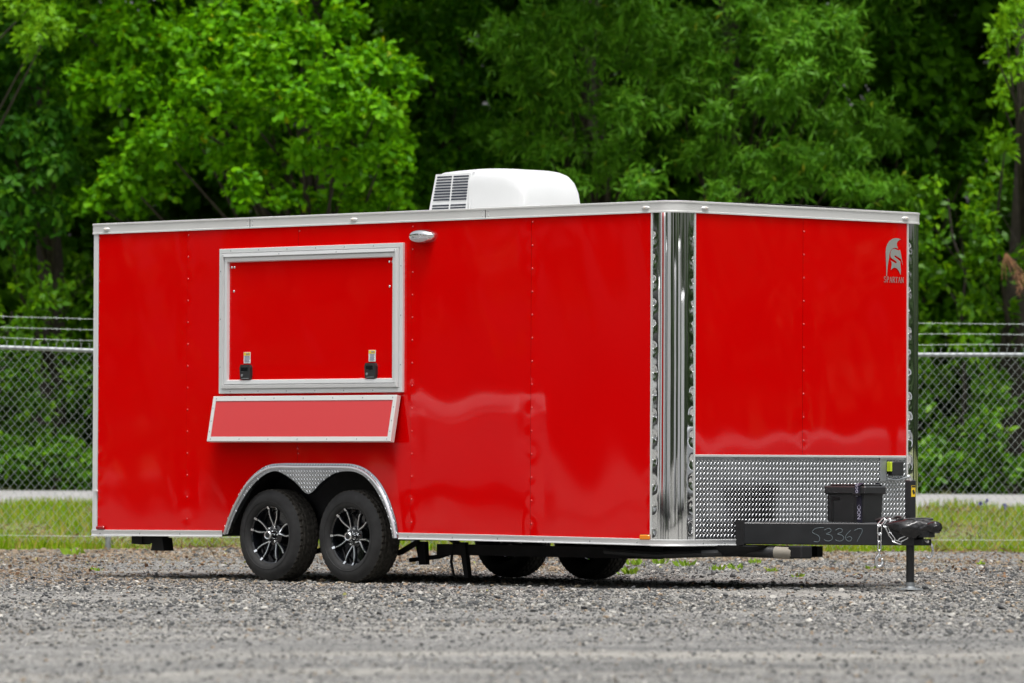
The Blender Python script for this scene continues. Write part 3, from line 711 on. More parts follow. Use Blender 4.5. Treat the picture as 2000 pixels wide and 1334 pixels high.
def side_panels():
    st = .03
    for i in range(5):
        x0, x1 = SEAM[i], SEAM[i+1]-.0015; nx = int((x1-x0)/st); V = []; F = []; keep = {}
        zs = np.linspace(.345, 2.645, 80); xs = np.linspace(x0, x1, nx+1)
        inside = np.array([[in_cut(x, z) for x in xs] for z in zs])
        idx = -np.ones(inside.shape, int)
        for j in range(len(zs)-1):
            for k in range(nx):
                q = [(j, k), (j, k+1), (j+1, k+1), (j+1, k)]
                if all(inside[a] for a in q): continue
                fc = []
                for a in q:
                    if idx[a] < 0:
                        x, z = xs[a[1]], zs[a[0]]
                        if inside[a]:
                            dd = (CUT[:, 0]-x)**2+(CUT[:, 1]-z)**2; x, z = CUT[int(np.argmin(dd))]
                        y = wave(x, z, i*.6)*min(1, (x-x0)/.12, (x1-x)/.12) if x0 < x < x1 else 0
                        y += riv_dent(x, z, SEAM, .45, .165)
                        idx[a] = len(V); V.append((x, y-.0008*(i % 2), z))
                    fc.append(int(idx[a]))
                if len(set(fc)) >= 3: F.append(tuple(dict.fromkeys(fc)))
        me = bpy.data.meshes.new('side_panel'); me.from_pydata(V, [], F); me.update()
        link('side_panel', me, 'red_paint', TR, 'all')
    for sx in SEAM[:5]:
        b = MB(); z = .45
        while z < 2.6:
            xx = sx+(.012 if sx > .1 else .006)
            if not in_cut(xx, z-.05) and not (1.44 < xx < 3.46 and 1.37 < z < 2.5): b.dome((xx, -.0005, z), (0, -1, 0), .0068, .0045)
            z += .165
        b.build('rivet_row', 'rivet_red_glint', TR, True)
side_panels()
def front_panels():
    for i, (y0, y1) in enumerate(((CORN+.008, 1.335), (1.3365, W-CORN-.008))):
        ys = np.linspace(y0, y1, 38); zs = np.linspace(ZD+.006, 2.645, 58); V = []; F = []
        for z in zs:
            for y in ys:
                V.append((L-wave(y*1.2, z, 3+i)*1.1*min(1, (y-y0)/.1+.0, (y1-y)/.1)-riv_dent(y, z, [1.347], 1.05, .165)+.001*i, y, z))
        n = len(ys)
        for j in range(len(zs)-1):
            for k in range(n-1): F.append((j*n+k, j*n+k+1, (j+1)*n+k+1, (j+1)*n+k))
        me = bpy.data.meshes.new('front_panel'); me.from_pydata(V, [], F); me.update(); link('front_panel', me, 'red_paint', TR, 'all')
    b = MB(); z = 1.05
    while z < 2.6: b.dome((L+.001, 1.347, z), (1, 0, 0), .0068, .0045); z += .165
    b.build('rivet_row', 'rivet_red_glint', TR, True)
front_panels()
# other walls, roof, floor, inner frame
MB().box(.02, L-CORN, W-.012, W, .34, 2.64).build('side_panel', 'red_paint', TR)
MB().box(0, .03, .01, W-.014, .345, 2.635).build('rear_panel', 'red_paint', TR)
b = MB(); n = 14
for k in range(n):
    y0, y1 = -.002+k*(W+.004)/n, -.002+(k+1)*(W+.004)/n
    c = lambda y: 2.700+.022*math.sin(PI*max(0, min(1, y/W)))
    b.add([(.0, y0, c(y0)), (L-.14, y0, c(y0)), (L-.14, y1, c(y1)), (.0, y1, c(y1))] if k in (0, n-1) else [(.0, y0, c(y0)), (L, y0, c(y0)), (L, y1, c(y1)), (.0, y1, c(y1))], [(0, 1, 2, 3)])
b.build('roof', 'roof_white', TR)
b = MB(); b.box(.04, L-.02, .30, W-.30, .36, 2.66)
for y0, y1 in ((.012, .30), (W-.30, W-.013)):
    b.box(.04, 1.44, y0, y1, .36, 2.66); b.box(3.46, L-CORN-.01, y0, y1, .36, 2.66); b.box(1.44, 3.46, y0, y1, .90, 2.66)
b.box(L-CORN-.01, L-.03, .215, .30, .36, 2.66); b.box(L-CORN-.01, L-.03, W-.3, W-.215, .36, 2.66)
b.build('inner_wall', 'black_matte', TR)

# corner posts (polished, dented at the rivets)
def post_path(far=False, off=0.0, n=26, rad=.14):
    pts = [(L-CORN, -off)]; fl = CORN-rad
    pts.append((L-rad-.001, -off))
    for k in range(1, n):
        a = -PI/2+PI/2*k/n; pts.append((L-rad+(rad+off)*math.cos(a), rad+(rad+off)*math.sin(a)))
    pts.append((L+off, rad+.001)); pts.append((L+off, CORN))
    if far: pts = [(x, W-y) for x, y in pts]
    return pts
def corner_post(far):
    path = post_path(far, .004)
    # densify flanges
    P = []
    for (a, b_) in zip(path[:-1], path[1:]):
        L2 = math.dist(a, b_); k = max(1, int(L2/.008)); P += [(a[0]+(b_[0]-a[0])*t/k, a[1]+(b_[1]-a[1])*t/k) for t in range(k)]
    P.append(path[-1]); arc = [0]
    for a, b_ in zip(P[:-1], P[1:]): arc.append(arc[-1]+math.dist(a, b_))
    T = arc[-1]; zs = np.arange(.352, 2.636, .012); V = []; F = []; R = random.Random(9 if far else 4)
    rivs = [(s, z+R.uniform(-.012, .012), R.uniform(.7, 1.6)) for s in (.012, T-.012) for z in np.arange(.43, 2.6, .155)]
    m = len(P)
    for z in zs:
        near = [q for q in rivs if abs(q[1]-z) < .12]
        for i, (x, y) in enumerate(P):
            t0 = Vector((P[min(i+1, m-1)][0]-P[max(i-1, 0)][0], P[min(i+1, m-1)][1]-P[max(i-1, 0)][1], 0)).normalized(); nr = Vector((t0.y, -t0.x, 0)) if not far else Vector((-t0.y, t0.x, 0))
            dn = 0
            for s, rz, am in near:
                q = ((arc[i]-s)**2+(rz-z)**2*.7)/.0007; dn -= am*.0026*math.exp(-q)
            dn += .0005*math.sin(z*3.1+arc[i]*9)*min(1, arc[i]/.05, (T-arc[i])/.05)+.00012*math.sin(z*13-arc[i]*23)
            V.append((x+nr.x*dn, y+nr.y*dn, z))
    for j in range(len(zs)-1):
        for i in range(m-1): F.append((j*m+i, j*m+i+1, (j+1)*m+i+1, (j+1)*m+i))
    me = bpy.data.meshes.new('corner_post'); me.from_pydata(V, [], F); me.update()
    o = link('corner_post', me, 'polished', TR, 'all')
    b = MB()
    for s, z, am in rivs:
        i = min(range(m), key=lambda q: abs(arc[q]-s)); x, y = P[i]
        nr = (0, -1 if not far else 1, 0) if s < T/2 else (1, 0, 0)
        b.dome((x-nr[0]*.0025, y-nr[1]*.0025, z), nr, .006, .004)
    r = b.build('rivet_row', 'zinc', o, True)
    # thin white edge beads
    if not far: MB().box(L-CORN-.009, L-CORN+.004, -.0085, .004, .353, 2.633).build('edge_bead', 'trim_white', TR)
    ys = (CORN-.004, CORN+.009) if not far else (W-CORN-.009, W-CORN+.004)
    MB().box(L-.003, L+.0085, ys[0], ys[1], .353, 2.633).build('edge_bead', 'trim_white', TR)
corner_post(False); corner_post(True)
# rear corner trims
for y0, y1 in ((-.004, .03), (W-.03, W+.004)):
    b = MB(); b.box(-.006, .048, y0, y1, .35, 2.634, .004); o = b.build('rear_corner_trim', 'trim', TR)
b = MB(); b.box(.03, .066, -.016, -.003, .645, .66, .003); b.build('door_catch', 'trim_white', TR)
# roof edge trim
PROF = [(0, ZTB-.004), (.013, ZTB-.004), (.013, ZTB+.006), (.009, ZTB+.009), (.009, ZT-.012), (.014, ZT-.009), (.014, ZT+.002), (.004, ZT+.005), (-.02, ZT+.003)]
def trim_strip(name, path_fn, pts_n, prof, material):
    b = MB(); V = []; F = []; m = len(prof)
    rows = [path_fn(off) for off, z in prof]
    n = len(rows[0])
    for i in range(n):
        for (off, z), row in zip(prof, rows): V.append((row[i][0], row[i][1], z))
    for i in range(n-1):
        for j in range(m-1): F.append((i*m+j, i*m+j+1, (i+1)*m+j+1, (i+1)*m+j))
    b.add(V, F); return b.build(name, material, TR, True)
def joint_piece(xa, xb):
    return trim_strip('roof_trim', lambda off: [(xa, -off), (xb, -off)], 2, PROF, 'trim_white')
for xa, xb in ((-.008, 1.783), (1.785, 4.285), (4.287, L-CORN-.03)): joint_piece(xa, xb)
trim_strip('roof_trim', lambda off: [(L-CORN-.03, -off)]+post_path(False, off)+[(L+off, CORN+.03)], 0, PROF, 'trim_white')
trim_strip('roof_trim', lambda off: [(L+off, CORN+.03), (L+off, W-CORN-.03)], 0, PROF, 'trim_white')
trim_strip('roof_trim', lambda off: [(L-CORN-.03, W+off)]+[(p[0], p[1]) for p in post_path(True, off)]+[(L+off, W-CORN-.03)], 0, PROF, 'trim_white')
trim_strip('roof_trim', lambda off: [(-.008, W+off), (L-CORN-.03, W+off)], 0, PROF, 'trim_white')
trim_strip('roof_trim', lambda off: [(-off, -.004), (-off, W+.004)], 0, PROF, 'trim_white')
for xj in (1.784, 4.286):
    b = MB()
    for dx in (-.075, -.05, .055, .075):
        if abs(dx) > .06: continue
    for dx in (-.03, .03):
        for z in (ZTB+.02, ZT-.022): b.dome((xj+dx, -.009, z), (0, -1, 0), .006, .003)
    b.build('rivet_row', 'zinc', TR, True)
    MB().box(xj-.0022, xj+.0022, -.0105, -.002, ZTB, ZT-.01).build('joint_gap', 'black_matte', TR)
def clearance(pos, nrm):
    x, y, z = pos; b = MB(); V = []; F = []
    u = Vector((1, 0, 0)) if abs(nrm[1]) > .5 else Vector((0, 1, 0)); n = Vector(nrm); c = Vector(pos)
    rings = ((1, 0), (.95, .5), (.7, .85), (.3, 1)); k = 14
    for rr, hh in rings:
        for q in range(k):
            a = 2*PI*q/k; V.append(c+u*(.036*rr*math.cos(a))+Vector((0, 0, .014*rr*math.sin(a)))+n*(.014*hh))
    for j in range(3):
        for q in range(k): F.append((j*k+q, j*k+(q+1) % k, (j+1)*k+(q+1) % k, (j+1)*k+q))
    F.append(tuple(3*k+q for q in range(k))); b.add(V, F)
    o = b.build('clearance_light', 'trim_white', TR, True)
    m = MB(); m.dome(c+n*.0145, n, .009, .005); m.build('lens', 'amber_clear', o, True)
for x in (.152, 2.914, L-.263): clearance((x, -.009, 2.664), (0, -1, 0))
for y in (.304, W-.24): clearance((L+.009, y, 2.664), (1, 0, 0))
# lower trim
def bottom_strip(xa, xb, n=8):
    b = MB()
    prof = [(.0, .0), (.012, .0), (.012, .006), (.008, .010), (.008, .030), (.011, .034), (.011, .046), (-.002, .048)]
    V = []; F = []; m = len(prof)
    for i in range(n+1):
        x = xa+(xb-xa)*i/n
        for off, dz in prof: V.append((x, -off, zbot(x)+dz))
    for i in range(n):
        for j in range(m-1): F.append((i*m+j, i*m+j+1, (i+1)*m+j+1, (i+1)*m+j))
    b.add(V, F); o = b.build('bottom_trim', 'trim', TR, True)
    r = MB(); x = xa+.1
    while x < xb-.05: r.dome((x, -.008, zbot(x)+.020), (0, -1, 0), .0065, .004); x += .46
    r.build('screw_row', 'galv', o, True)
bottom_strip(-.006, 1.492); bottom_strip(3.40, L-CORN)
PB = [(0, .307), (.012, .307), (.012, .313), (.008, .317), (.008, .337), (.011, .341), (.011, .351), (.0, .354)]
trim_strip('bottom_trim', lambda off: post_path(False, off)[0:]+[(L+off, .66)], 0, PB, 'trim')
trim_strip('bottom_trim', lambda off: [(p[0], p[1]) for p in post_path(True, off)], 0, PB, 'trim')
b = MB()
for y in (.30, .52): b.dome((L+.008, y, .327), (1, 0, 0), .0065, .004)
b.build('screw_row', 'galv', TR, True)

# tread plate on the front
def tread(b, fn, a0, a1, c0, c1, p, ln, wd, test=None):
    """raised lozenges of a tread plate on the plane fn(a, c, h)"""
    for sub in (0, 1):
        c = c0+p*(.35+.5*sub)
        while c < c1-ln*.6:
            a = a0+p*(.35+.5*sub)
            while a < a1-ln*.6:
                if test is None or test(a, c):
                    ang = .9 if sub == 0 else -.9; ca, sa = math.cos(ang), math.sin(ang)
                    P = [(-ln, 0, 0), (0, -wd, 0), (ln, 0, 0), (0, wd, 0), (-ln*.5, 0, .0024), (ln*.5, 0, .0024)]
                    V = [fn(a+q[0]*ca-q[1]*sa, c+q[0]*sa+q[1]*ca, q[2]) for q in P]
                    b.add(V, [(0, 1, 4), (1, 5, 4), (1, 2, 5), (2, 3, 5), (3, 4, 5), (3, 0, 4)])
                a += p
            c += p
b = MB(); b.box(L-.004, L+.002, CORN+.008, W-CORN-.008, .354, ZD-.006); tp = b.build('tread_plate', 'tread_alu', TR)
b = MB(); tread(b, lambda a, c, h: (L+.002+h, a, c), CORN+.02, W-CORN-.02, .365, ZD-.012, .036, .0135, .0042)
o = b.build('raised_tread', 'tread_alu_bright', tp); tag(o, kind='stuff')
MB().box(L-.002, L+.007, CORN+.011, W-CORN-.011, ZD-.008, ZD+.008, .002).build('edge_bead', 'trim_white', TR)

# fender
def fender():
    O = catmull(OUT, 4); I = catmull(INN, 4); n = len(O)
    b = MB(); V = []; F = []; fr = (0, .18, .36, .5, .62, .8, 1); lift = (.004, .008, .010, .012, .012, .011, .010)
    full = []
    for o, i in zip(O, I):
        d = i-o; ln = np.linalg.norm(d); row = []
        lim = .055
        for f, l in zip(fr, lift):
            s = f*lim if ln > lim*1.01 and f < 1 else f*ln
            p = o+d/ln*min(s, ln); row.append((p[0], -l, p[1]))
        full.append(row); V += row
        V.append((i[0], .035, i[1]))
    m = len(fr)+1
    for a in range(n-1):
        for j in range(m-1): F.append((a*m+j, a*m+j+1, (a+1)*m+j+1, (a+1)*m+j))
    b.add(V, F); fo = b.build('fender', 'tread_alu', TR, True)
    # bright rolled lip
    lip = MB(); lip.tube([Vector((r[3][0], -.016, r[3][2])) for r in full], .0105, 8); lip.build('fender_lip', 'tread_alu_bright', fo, True)
    OP = np.array(O); IP = np.array(I)
    def inside(a, c):
        if not (1.50 < a < 3.395): return False
        zo = np.interp(a, OP[:, 0], OP[:, 1]); zi = np.interp(a, IP[:, 0], IP[:, 1]) if 1.56 < a < 3.335 else 0
        near = np.min(np.hypot(OP[:, 0]-a, OP[:, 1]-c))
        return zi+.008 < c < zo-.006 and (near < .024 or near > .05)
    b = MB(); tread(b, lambda a, c, h: (a, -.010-h, c), 1.5, 3.4, .34, .87, .030, .0118, .0036, inside)
    o = b.build('raised_tread', 'tread_alu_bright', fo); tag(o, kind='stuff')
    # inner lining
    b = MB(); V = []; F = []
    for o in O: V += [(o[0], .012, o[1]-.012), (o[0], .30, o[1]-.012)]
    for a in range(n-1): F.append((2*a, 2*a+1, 2*a+3, 2*a+2))
    b.add(V, F); b.build('wheel_well', 'black_matte', TR)
fender()

# wheels
def wheel_meshes():
    R = .345; hw = .108
    prof = [(.213, -hw*.80), (.220, -hw*.97), (.240, -hw*1.08), (.275, -hw*1.12), (.302, -hw*1.05), (.322, -hw*.92), (.334, -hw*.84)]
    n = 176; rows = []
    tread_y = [-.82, -.62, -.56, -.52, -.30, -.24, -.20, .20, .24, .30, .52, .56, .62, .82]
    V = []; F = []
    for k in range(n):
        a = 2*PI*k/n; ring = list(prof)
        for q, ty in enumerate(tread_y):
            groove = q in (2, 5, 8, 11)
            rr = R-.0005-.004*abs(ty)**2*2
            if groove: rr -= .012
            else:
                if q in (0, 1, 12, 13): rr -= .011 if (k+(q > 6)) % 4 == 0 else 0
                else: rr -= .009 if (k+q) % 4 == 0 else 0
            ring.append((rr, ty*hw))
        ring += [(r, -y) for r, y in reversed(prof)]
        for r, y in ring: V.append((r*math.cos(a), y, r*math.sin(a)))
        m = len(ring)
    for k in range(n):
        k2 = (k+1) % n
        for i in range(m-1): F.append((k*m+i, k*m+i+1, k2*m+i+1, k2*m+i))
    t = MB(); t.add(V, F)
    tread_faces = [k*(m-1)+i for k in range(n) for i in range(len(prof)-1, len(prof)+len(tread_y))]
    # raised circle on the sidewall
    t.lathe([(.252, -hw*1.095), (.254, -hw*1.13), (.257, -hw*1.115)], 64)
    rim = MB(); rim.lathe([(.203, -.095), (.204, -.088), (.198, -.084), (.192, -.080), (.186, -.055), (.182, -.02), (.178, .05), (.196, .09), (.203, .095)], 64)
    rim.lathe([(.178, .02), (.06, .03), (0, .03)], 40)
    hub = MB(); hub.lathe([(.078, .02), (.076, -.045), (.066, -.052), (.0, -.052)], 36)
    spokes = []
    for k in range(5):
        th = PI/2+.16+2*PI*k/5; blk = MB(); edge = MB()
        for s in (-1, 1):
            P = []
            for r, da in ((.045, .0), (.07, .10), (.095, .20), (.125, .255), (.155, .255), (.186, .225)):
                a = th+s*da; P.append((r, a))
            Pc = [(r*math.cos(a), 0, r*math.sin(a)) for r, a in P]; Pc = [tuple(p) for p in catmull(Pc, 3)]
            Vb = []; Fb = []
            for i, p in enumerate(Pc):
                q0 = Vector(Pc[max(i-1, 0)]); q1 = Vector(Pc[min(i+1, len(Pc)-1)]); t_ = (q1-q0).normalized(); nn = Vector((-t_.z, 0, t_.x))
                rr = Vector(p).length; yf = -.052-.026*min(1, max(0, (rr-.045)/.12)); w = .011
                for sx, yy in ((-w, yf+.022), (-w*.7, yf+.002), (w*.7, yf+.002), (w, yf+.022)): Vb.append(Vector(p)+nn*sx+Vector((0, yy, 0)))
            for i in range(len(Pc)-1):
                for j in range(3): Fb.append((i*4+j, i*4+j+1, i*4+5+j, i*4+4+j))
            blk.add(Vb, Fb)
            Vb = []; Fb = []
            for i, p in enumerate(Pc[2:-1]):
                q0 = Vector(Pc[max(i+1, 0)]); q1 = Vector(Pc[min(i+3, len(Pc)-1)]); t_ = (q1-q0).normalized(); nn = Vector((-t_.z, 0, t_.x))
                rr = Vector(p).length; yf = -.054-.026*min(1, max(0, (rr-.045)/.12)); w = .0034; o_ = s*-.0
                for sx, yy in ((-w, yf+.006), (-w, yf), (w, yf), (w, yf+.006)): Vb.append(Vector(p)+nn*(sx+o_)+Vector((0, yy, 0)))
            mm = len(Pc[2:-1])
            for i in range(mm-1):
                for j in range(3): Fb.append((i*4+j, i*4+j+1, i*4+5+j, i*4+4+j))
            edge.add(Vb, Fb)
            a = th+s*.222; c, s_ = math.cos(a), math.sin(a)
            edge.add([((r)*c-w_*s_, yy, r*s_+w_*c) for r, w_, yy in ((.182, -.008, -.082), (.182, .008, -.082), (.2005, .008, -.0945), (.2005, -.008, -.0945))], [(0, 1, 2, 3)])
        spokes.append((blk.mesh('spoke'), edge.mesh('machined_edge')))
    nuts = []
    for k in range(6):
        a = 2*PI*k/6+.3; nb = MB(); nb.lathe([(.0105, -.048), (.0105, -.070), (.006, -.077), (0, -.077)], 10, c=(.056*math.cos(a), 0, .056*math.sin(a))); nuts.append(nb.mesh('lug_nut'))
    cap = MB(); cap.lathe([(.038, -.05), (.037, -.085), (.033, -.118), (.027, -.124), (.022, -.121), (0, -.121)], 28)
    capd = MB(); capd.lathe([(.020, -.1215), (.018, -.1235), (0, -.1235)], 20)
    res = (t.mesh('tyre'), rim.mesh('wheel'), hub.mesh('hub'), spokes, nuts, cap.mesh('hub_cap'), capd.mesh('cap_badge'))
    tm = res[0]; tm.materials.append(MATS['tyre']); tm.materials.append(MATS['tyre_tread'])
    for q in tread_faces: tm.polygons[q].material_index = 1
    G = Matrix.Diagonal((1.065, 1, 1.065, 1))
    for me in [res[1], res[2], res[5], res[6]]+nuts+[q for p in spokes for q in p]: me.transform(G)
    return res
WM = wheel_meshes()
done = [False]
def wheel(x, y, z, spin, flip):
    t, r, h, sp, nu, cp, cb = WM
    o = link('wheel', r, 'rim_black', TR, True, recalc=not done[0])
    o.location = Vector((x, y, z))-TR.location; o.rotation_euler = (0, spin, PI if flip else 0)
    def sub(nm, me, mt, sm=True): c = link(nm, me, mt, o, sm, recalc=not done[0]); c.location = (0, 0, 0); return c
    sub('tyre', t, 'tyre'); sub('hub', h, 'rim_black')
    for a, e in sp: sub('spoke', a, 'rim_black'); sub('machined_edge', e, 'machined', False)
    for q in nu: sub('lug_nut', q, 'chrome')
    sub('hub_cap', cp, 'chrome'); sub('cap_badge', cb, 'black_plastic')
    done[0] = True
for i, x in enumerate((1.955, 2.826)):
    wheel(x, .145, .336, .25+1.9*i, False); wheel(x+.03, W-.085, .336, 1.1+i, True)

# under body
for y0 in (.46, W-.52):
    MB().box(3.32, 5.55, y0, y0+.06, .205, .284).build('chassis_rail', 'black_matte', TR)
    MB().box(.1, 3.31, y0, y0+.06, .318, .36).build('chassis_rail', 'black_matte', TR)
for x in (1.955, 2.826):
    MB().tube([(x, .27, .335), (x, W-.27, .335)], .035, 10).build('axle', 'black_matte', TR, True)
for x in (.6, 1.2, 3.7, 4.3, 4.9, 5.5):
    MB().box(x-.02, x+.02, .06, W-.06, .318, .358).build('cross_member', 'black_matte', TR)
for y in (.40, W-.40):
    for x in (1.955, 2.826):
        MB().tube([(x-.36, y, .30), (x-.18, y, .22), (x, y, .20), (x+.18, y, .22), (x+.36, y, .30)], .022, 6).build('leaf_spring', 'black_matte', TR, True)
# folded rear stabiliser by the near rear corner
b = MB(); b.box(.34, .66, .13, .20, .255, .312, .006); st_ = b.build('stabiliser', 'black_matte', TR)
b = MB(); b.prism([(.55, .20), (.70, .20), (.68, .30), (.57, .30)], lambda a, c, d: (a, d, c), .11, .21); b.build('foot', 'black_matte', st_)
b = MB(); b.prism([(.32, .25), (.44, .245), (.44, .308), (.32, .308)], lambda a, c, d: (a, d, c), .115, .205); b.build('bracket', 'black_matte', st_)
# hanging leg, strap and small braces amidships
def leg(x, y, z0, w, tilt=0):
    b = MB(); b.prism([(x-w, .30), (x+w, .30), (x+w*.7+tilt, z0), (x-w*.7+tilt, z0)], lambda a, c, d: (a, d, c), y, y+.04); return b.build('landing_leg', 'black_matte', TR)
leg(3.16, .44, .13, .05, .03); leg(3.60, .44, .04, .03, .05)
MB().tube([(3.50, .46, .3), (3.47, .46, .16), (3.50, .46, .05)], .011, 5).build('hanging_strap', 'black_matte', TR)
for (x, y) in ((3.3, .5),): MB().tube([(x-.3, y, .16), (x, y, .19), (x+.25, y, .25)], .018, 6).build('brace', 'black_matte', TR, True)
# holding tank with drain under the nose
def holding_tank():
    V = []; F = []; xs = np.linspace(5.66, L+.24, 16); m = 10
    for i, x in enumerate(xs):
        t = i/15; bot = .306-.080*math.sin(PI*min(1, .06+t*.94))**.7
        for k in range(m):
            a = PI*k/(m-1); V.append((x, .44+.36*(1-math.cos(a))/2, .312-(.312-bot)*min(1, 1.6*math.sin(a))))
    for i in range(15):
        for k in range(m-1): F.append((i*m+k, i*m+k+1, (i+1)*m+k+1, (i+1)*m+k))
    b = MB(); b.add(V, F); return b.build('holding_tank', 'black_matte', TR, True)
holding_tank()
dp = MB(); dp.tube([(L+.02, .66, .268), (L+.30, .74, .262)], .040, 16); dpo = dp.build('drain_pipe', 'black_plastic', TR, True)
MB().tube([(L+.29, .737, .262), (L+.42, .774, .258)], .042, 16).build('pipe_sleeve', 'pvc_beige', dpo, True)
b = MB(); b.box(L+.40, L+.53, .74, .86, .222, .312, .01); b.build('pipe_end', 'black_matte', dpo)
MB().tube([(5.2, .30, .26), (5.7, .30, .24), (L-.05, .35, .255), (L+.05, .60, .262)], .028, 8).build('drain_hose', 'black_plastic', TR, True)

# tongue
S0 = Vector((L-.25, .64-.135, 0)); A0 = Vector((L+.004, .64, 0)); A1 = Vector((L+1.10, YC-.045, 0))
bd = (A1-A0).normalized(); bn = Vector((bd.y, -bd.x, 0))     # outward normal of the near beam
BZ0, BZ1 = .317, .470; BL = (A1-A0).length
def beam(a0, dirv, nrm, ln, name='tongue_beam'):
    b = MB(); c = []
    for s in (0, ln):
        p = a0+dirv*s
        for (o, z) in ((0, BZ0+.006), (0, BZ1-.006), (-.006, BZ1), (-.058, BZ1), (-.064, BZ1-.006), (-.064, BZ0+.006), (-.058, BZ0), (-.006, BZ0)): c.append(p+nrm*o+Vector((0, 0, z)))
    F = [(k, (k+1) % 8, 8+(k+1) % 8, 8+k) for k in range(8)]+[tuple(range(8))[::-1], tuple(range(8, 16))]
    b.add(c, F); return b.build(name, 'black_paint', TR)
tb = beam(A0, bd, bn, BL)
A0m = Vector((A0.x, W-A0.y, 0)); bdm = Vector((bd.x, -bd.y, 0)); bnm = Vector((bn.x, -bn.y, 0))
beam(A0m, bdm, bnm, BL)
b = MB(); c = []
for s, (z0, z1) in ((-.004, (.308, .490)), (.058, (.312, .484))):
    for o in (.008, -.075):
        for z in (z0, z1): c.append(A0+bd*s+bn*o+Vector((0, 0, z)))
b.add(c, [(0, 1, 3, 2), (4, 6, 7, 5), (0, 4, 5, 1), (2, 3, 7, 6), (1, 5, 7, 3), (0, 2, 6, 4)]); b.build('gusset', 'black_matte', TR)
MB().box(L+.10, L+.16, .76, W-.76, .33, .46, .004).build('cross_beam', 'black_paint', TR)
MB().box(L+.62, L+.68, YC-.22, YC+.22, .40, .462, .004).build('cross_beam', 'black_paint', TR)
# chalk number on the near beam: 53367
GL = [[(.07, .10), (.02, .10), (.025, .062), (.06, .058), (.075, .03), (.055, .0), (.01, .0)]]
DIG = {
 '5': [[(.085, .105), (.03, .10), (.0, .075), (.012, .058), (.04, .045), (.055, .02), (.045, -.008), (.01, -.004)]],
 '3': [[(.0, .085), (.03, .10), (.05, .09), (.045, .07), (.015, .055), (.05, .045), (.062, .02), (.04, .0), (.012, .002), (.0, .012)]],
 '6': [[(.04, .085), (.015, .06), (.0, .03), (.012, .005), (.035, .0), (.048, .02), (.035, .035), (.01, .028)]],
 '7': [[(.0, .085), (.03, .098), (.055, .095), (.055, .07), (.035, .03), (.018, -.005)]]}
ch = MB(); s0 = .545
for g, dx in zip('53367', (0, .085, .165, .235, .30)):
    for st in DIG[g]:
        pts = [tuple(p) for p in catmull([(x, z, 0) for x, z in st], 4)]
        ch.tube([A0+bd*(s0+dx+p[0]*.95)+bn*.0012+Vector((0, 0, .345+p[1]*.88)) for p in pts], .0021, 5)
ch.build('chalk_number', 'chalk', tb, True)
# coupler and jack
b = MB(); P = [(L+1.06, -.09), (L+1.16, -.055), (L+1.19, -.04), (L+1.215, -.03), (L+1.215, .03), (L+1.19, .04), (L+1.16, .055), (L+1.06, .09)]
b.prism(P, lambda a, c, d: (a, YC+c, d), .375, .452); cp_ = b.build('coupler', 'black_paint', TR)
b = MB(); b.box(L+1.09, L+1.17, YC-.05, YC+.05, .318, .362, .004); b.build('latch_block', 'black_matte', cp_)
MB().tube([(L+1.17, YC-.03, .352), (L+1.21, YC-.035, .345)], .010, 8).build('bolt', 'zinc', cp_)
JX, JY = L+1.015, YC
b = MB(); b.box(JX-.029, JX+.029, JY-.029, JY+.029, .47, .772, .006); jk = b.build('tongue_jack', 'black_paint', TR)
b = MB(); b.tube([(JX, JY, .33), (JX, JY, .055)], .0285, 14); b.build('jack_post', 'black_paint', jk, True)
b = MB(); b.tube([(JX, JY, .06), (JX, JY, -.002)], .032, 14); b.lathe([(0, .012), (.030, .012), (.040, -.002), (.090, -.004), (.092, -.012), (0, -.012)], 18, 'z', (JX, JY, .022)); b.build('jack_foot', 'galv', jk, True)
def label_quad(name, c, ux, uz, w, h, material, par, off=.001, nrm=None):
    ux = Vector(ux).normalized(); uz = Vector(uz).normalized(); n = Vector(nrm) if nrm else ux.cross(uz); c = Vector(c)+n*off
    b = MB(); V = []
    for o in (0, .0012):
        for a, d in ((-1, -1), (1, -1), (1, 1), (-1, 1)): V.append(c+ux*(a*w/2)+uz*(d*h/2)+n*o)
    b.add(V, [(3, 2, 1, 0), (4, 5, 6, 7), (0, 1, 5, 4), (1, 2, 6, 5), (2, 3, 7, 6), (3, 0, 4, 7)])
    return b.build(name, material, par)
js = label_quad('warning_sticker', (JX+.029, JY-.004, .695), (0, 1, 0), (0, 0, 1), .042, .078, 'sticker_yellow', jk, nrm=(1, 0, 0))
label_quad('sticker_mark', (JX+.0305, JY-.002, .69), (0, 1, .5), (0, -.5, 1), .02, .03, 'ink_black', js, nrm=(1, 0, 0))
label_quad('sticker_head', (JX+.0305, JY-.004, .727), (0, 1, 0), (0, 0, 1), .036, .010, 'ink_black', js, nrm=(1, 0, 0))
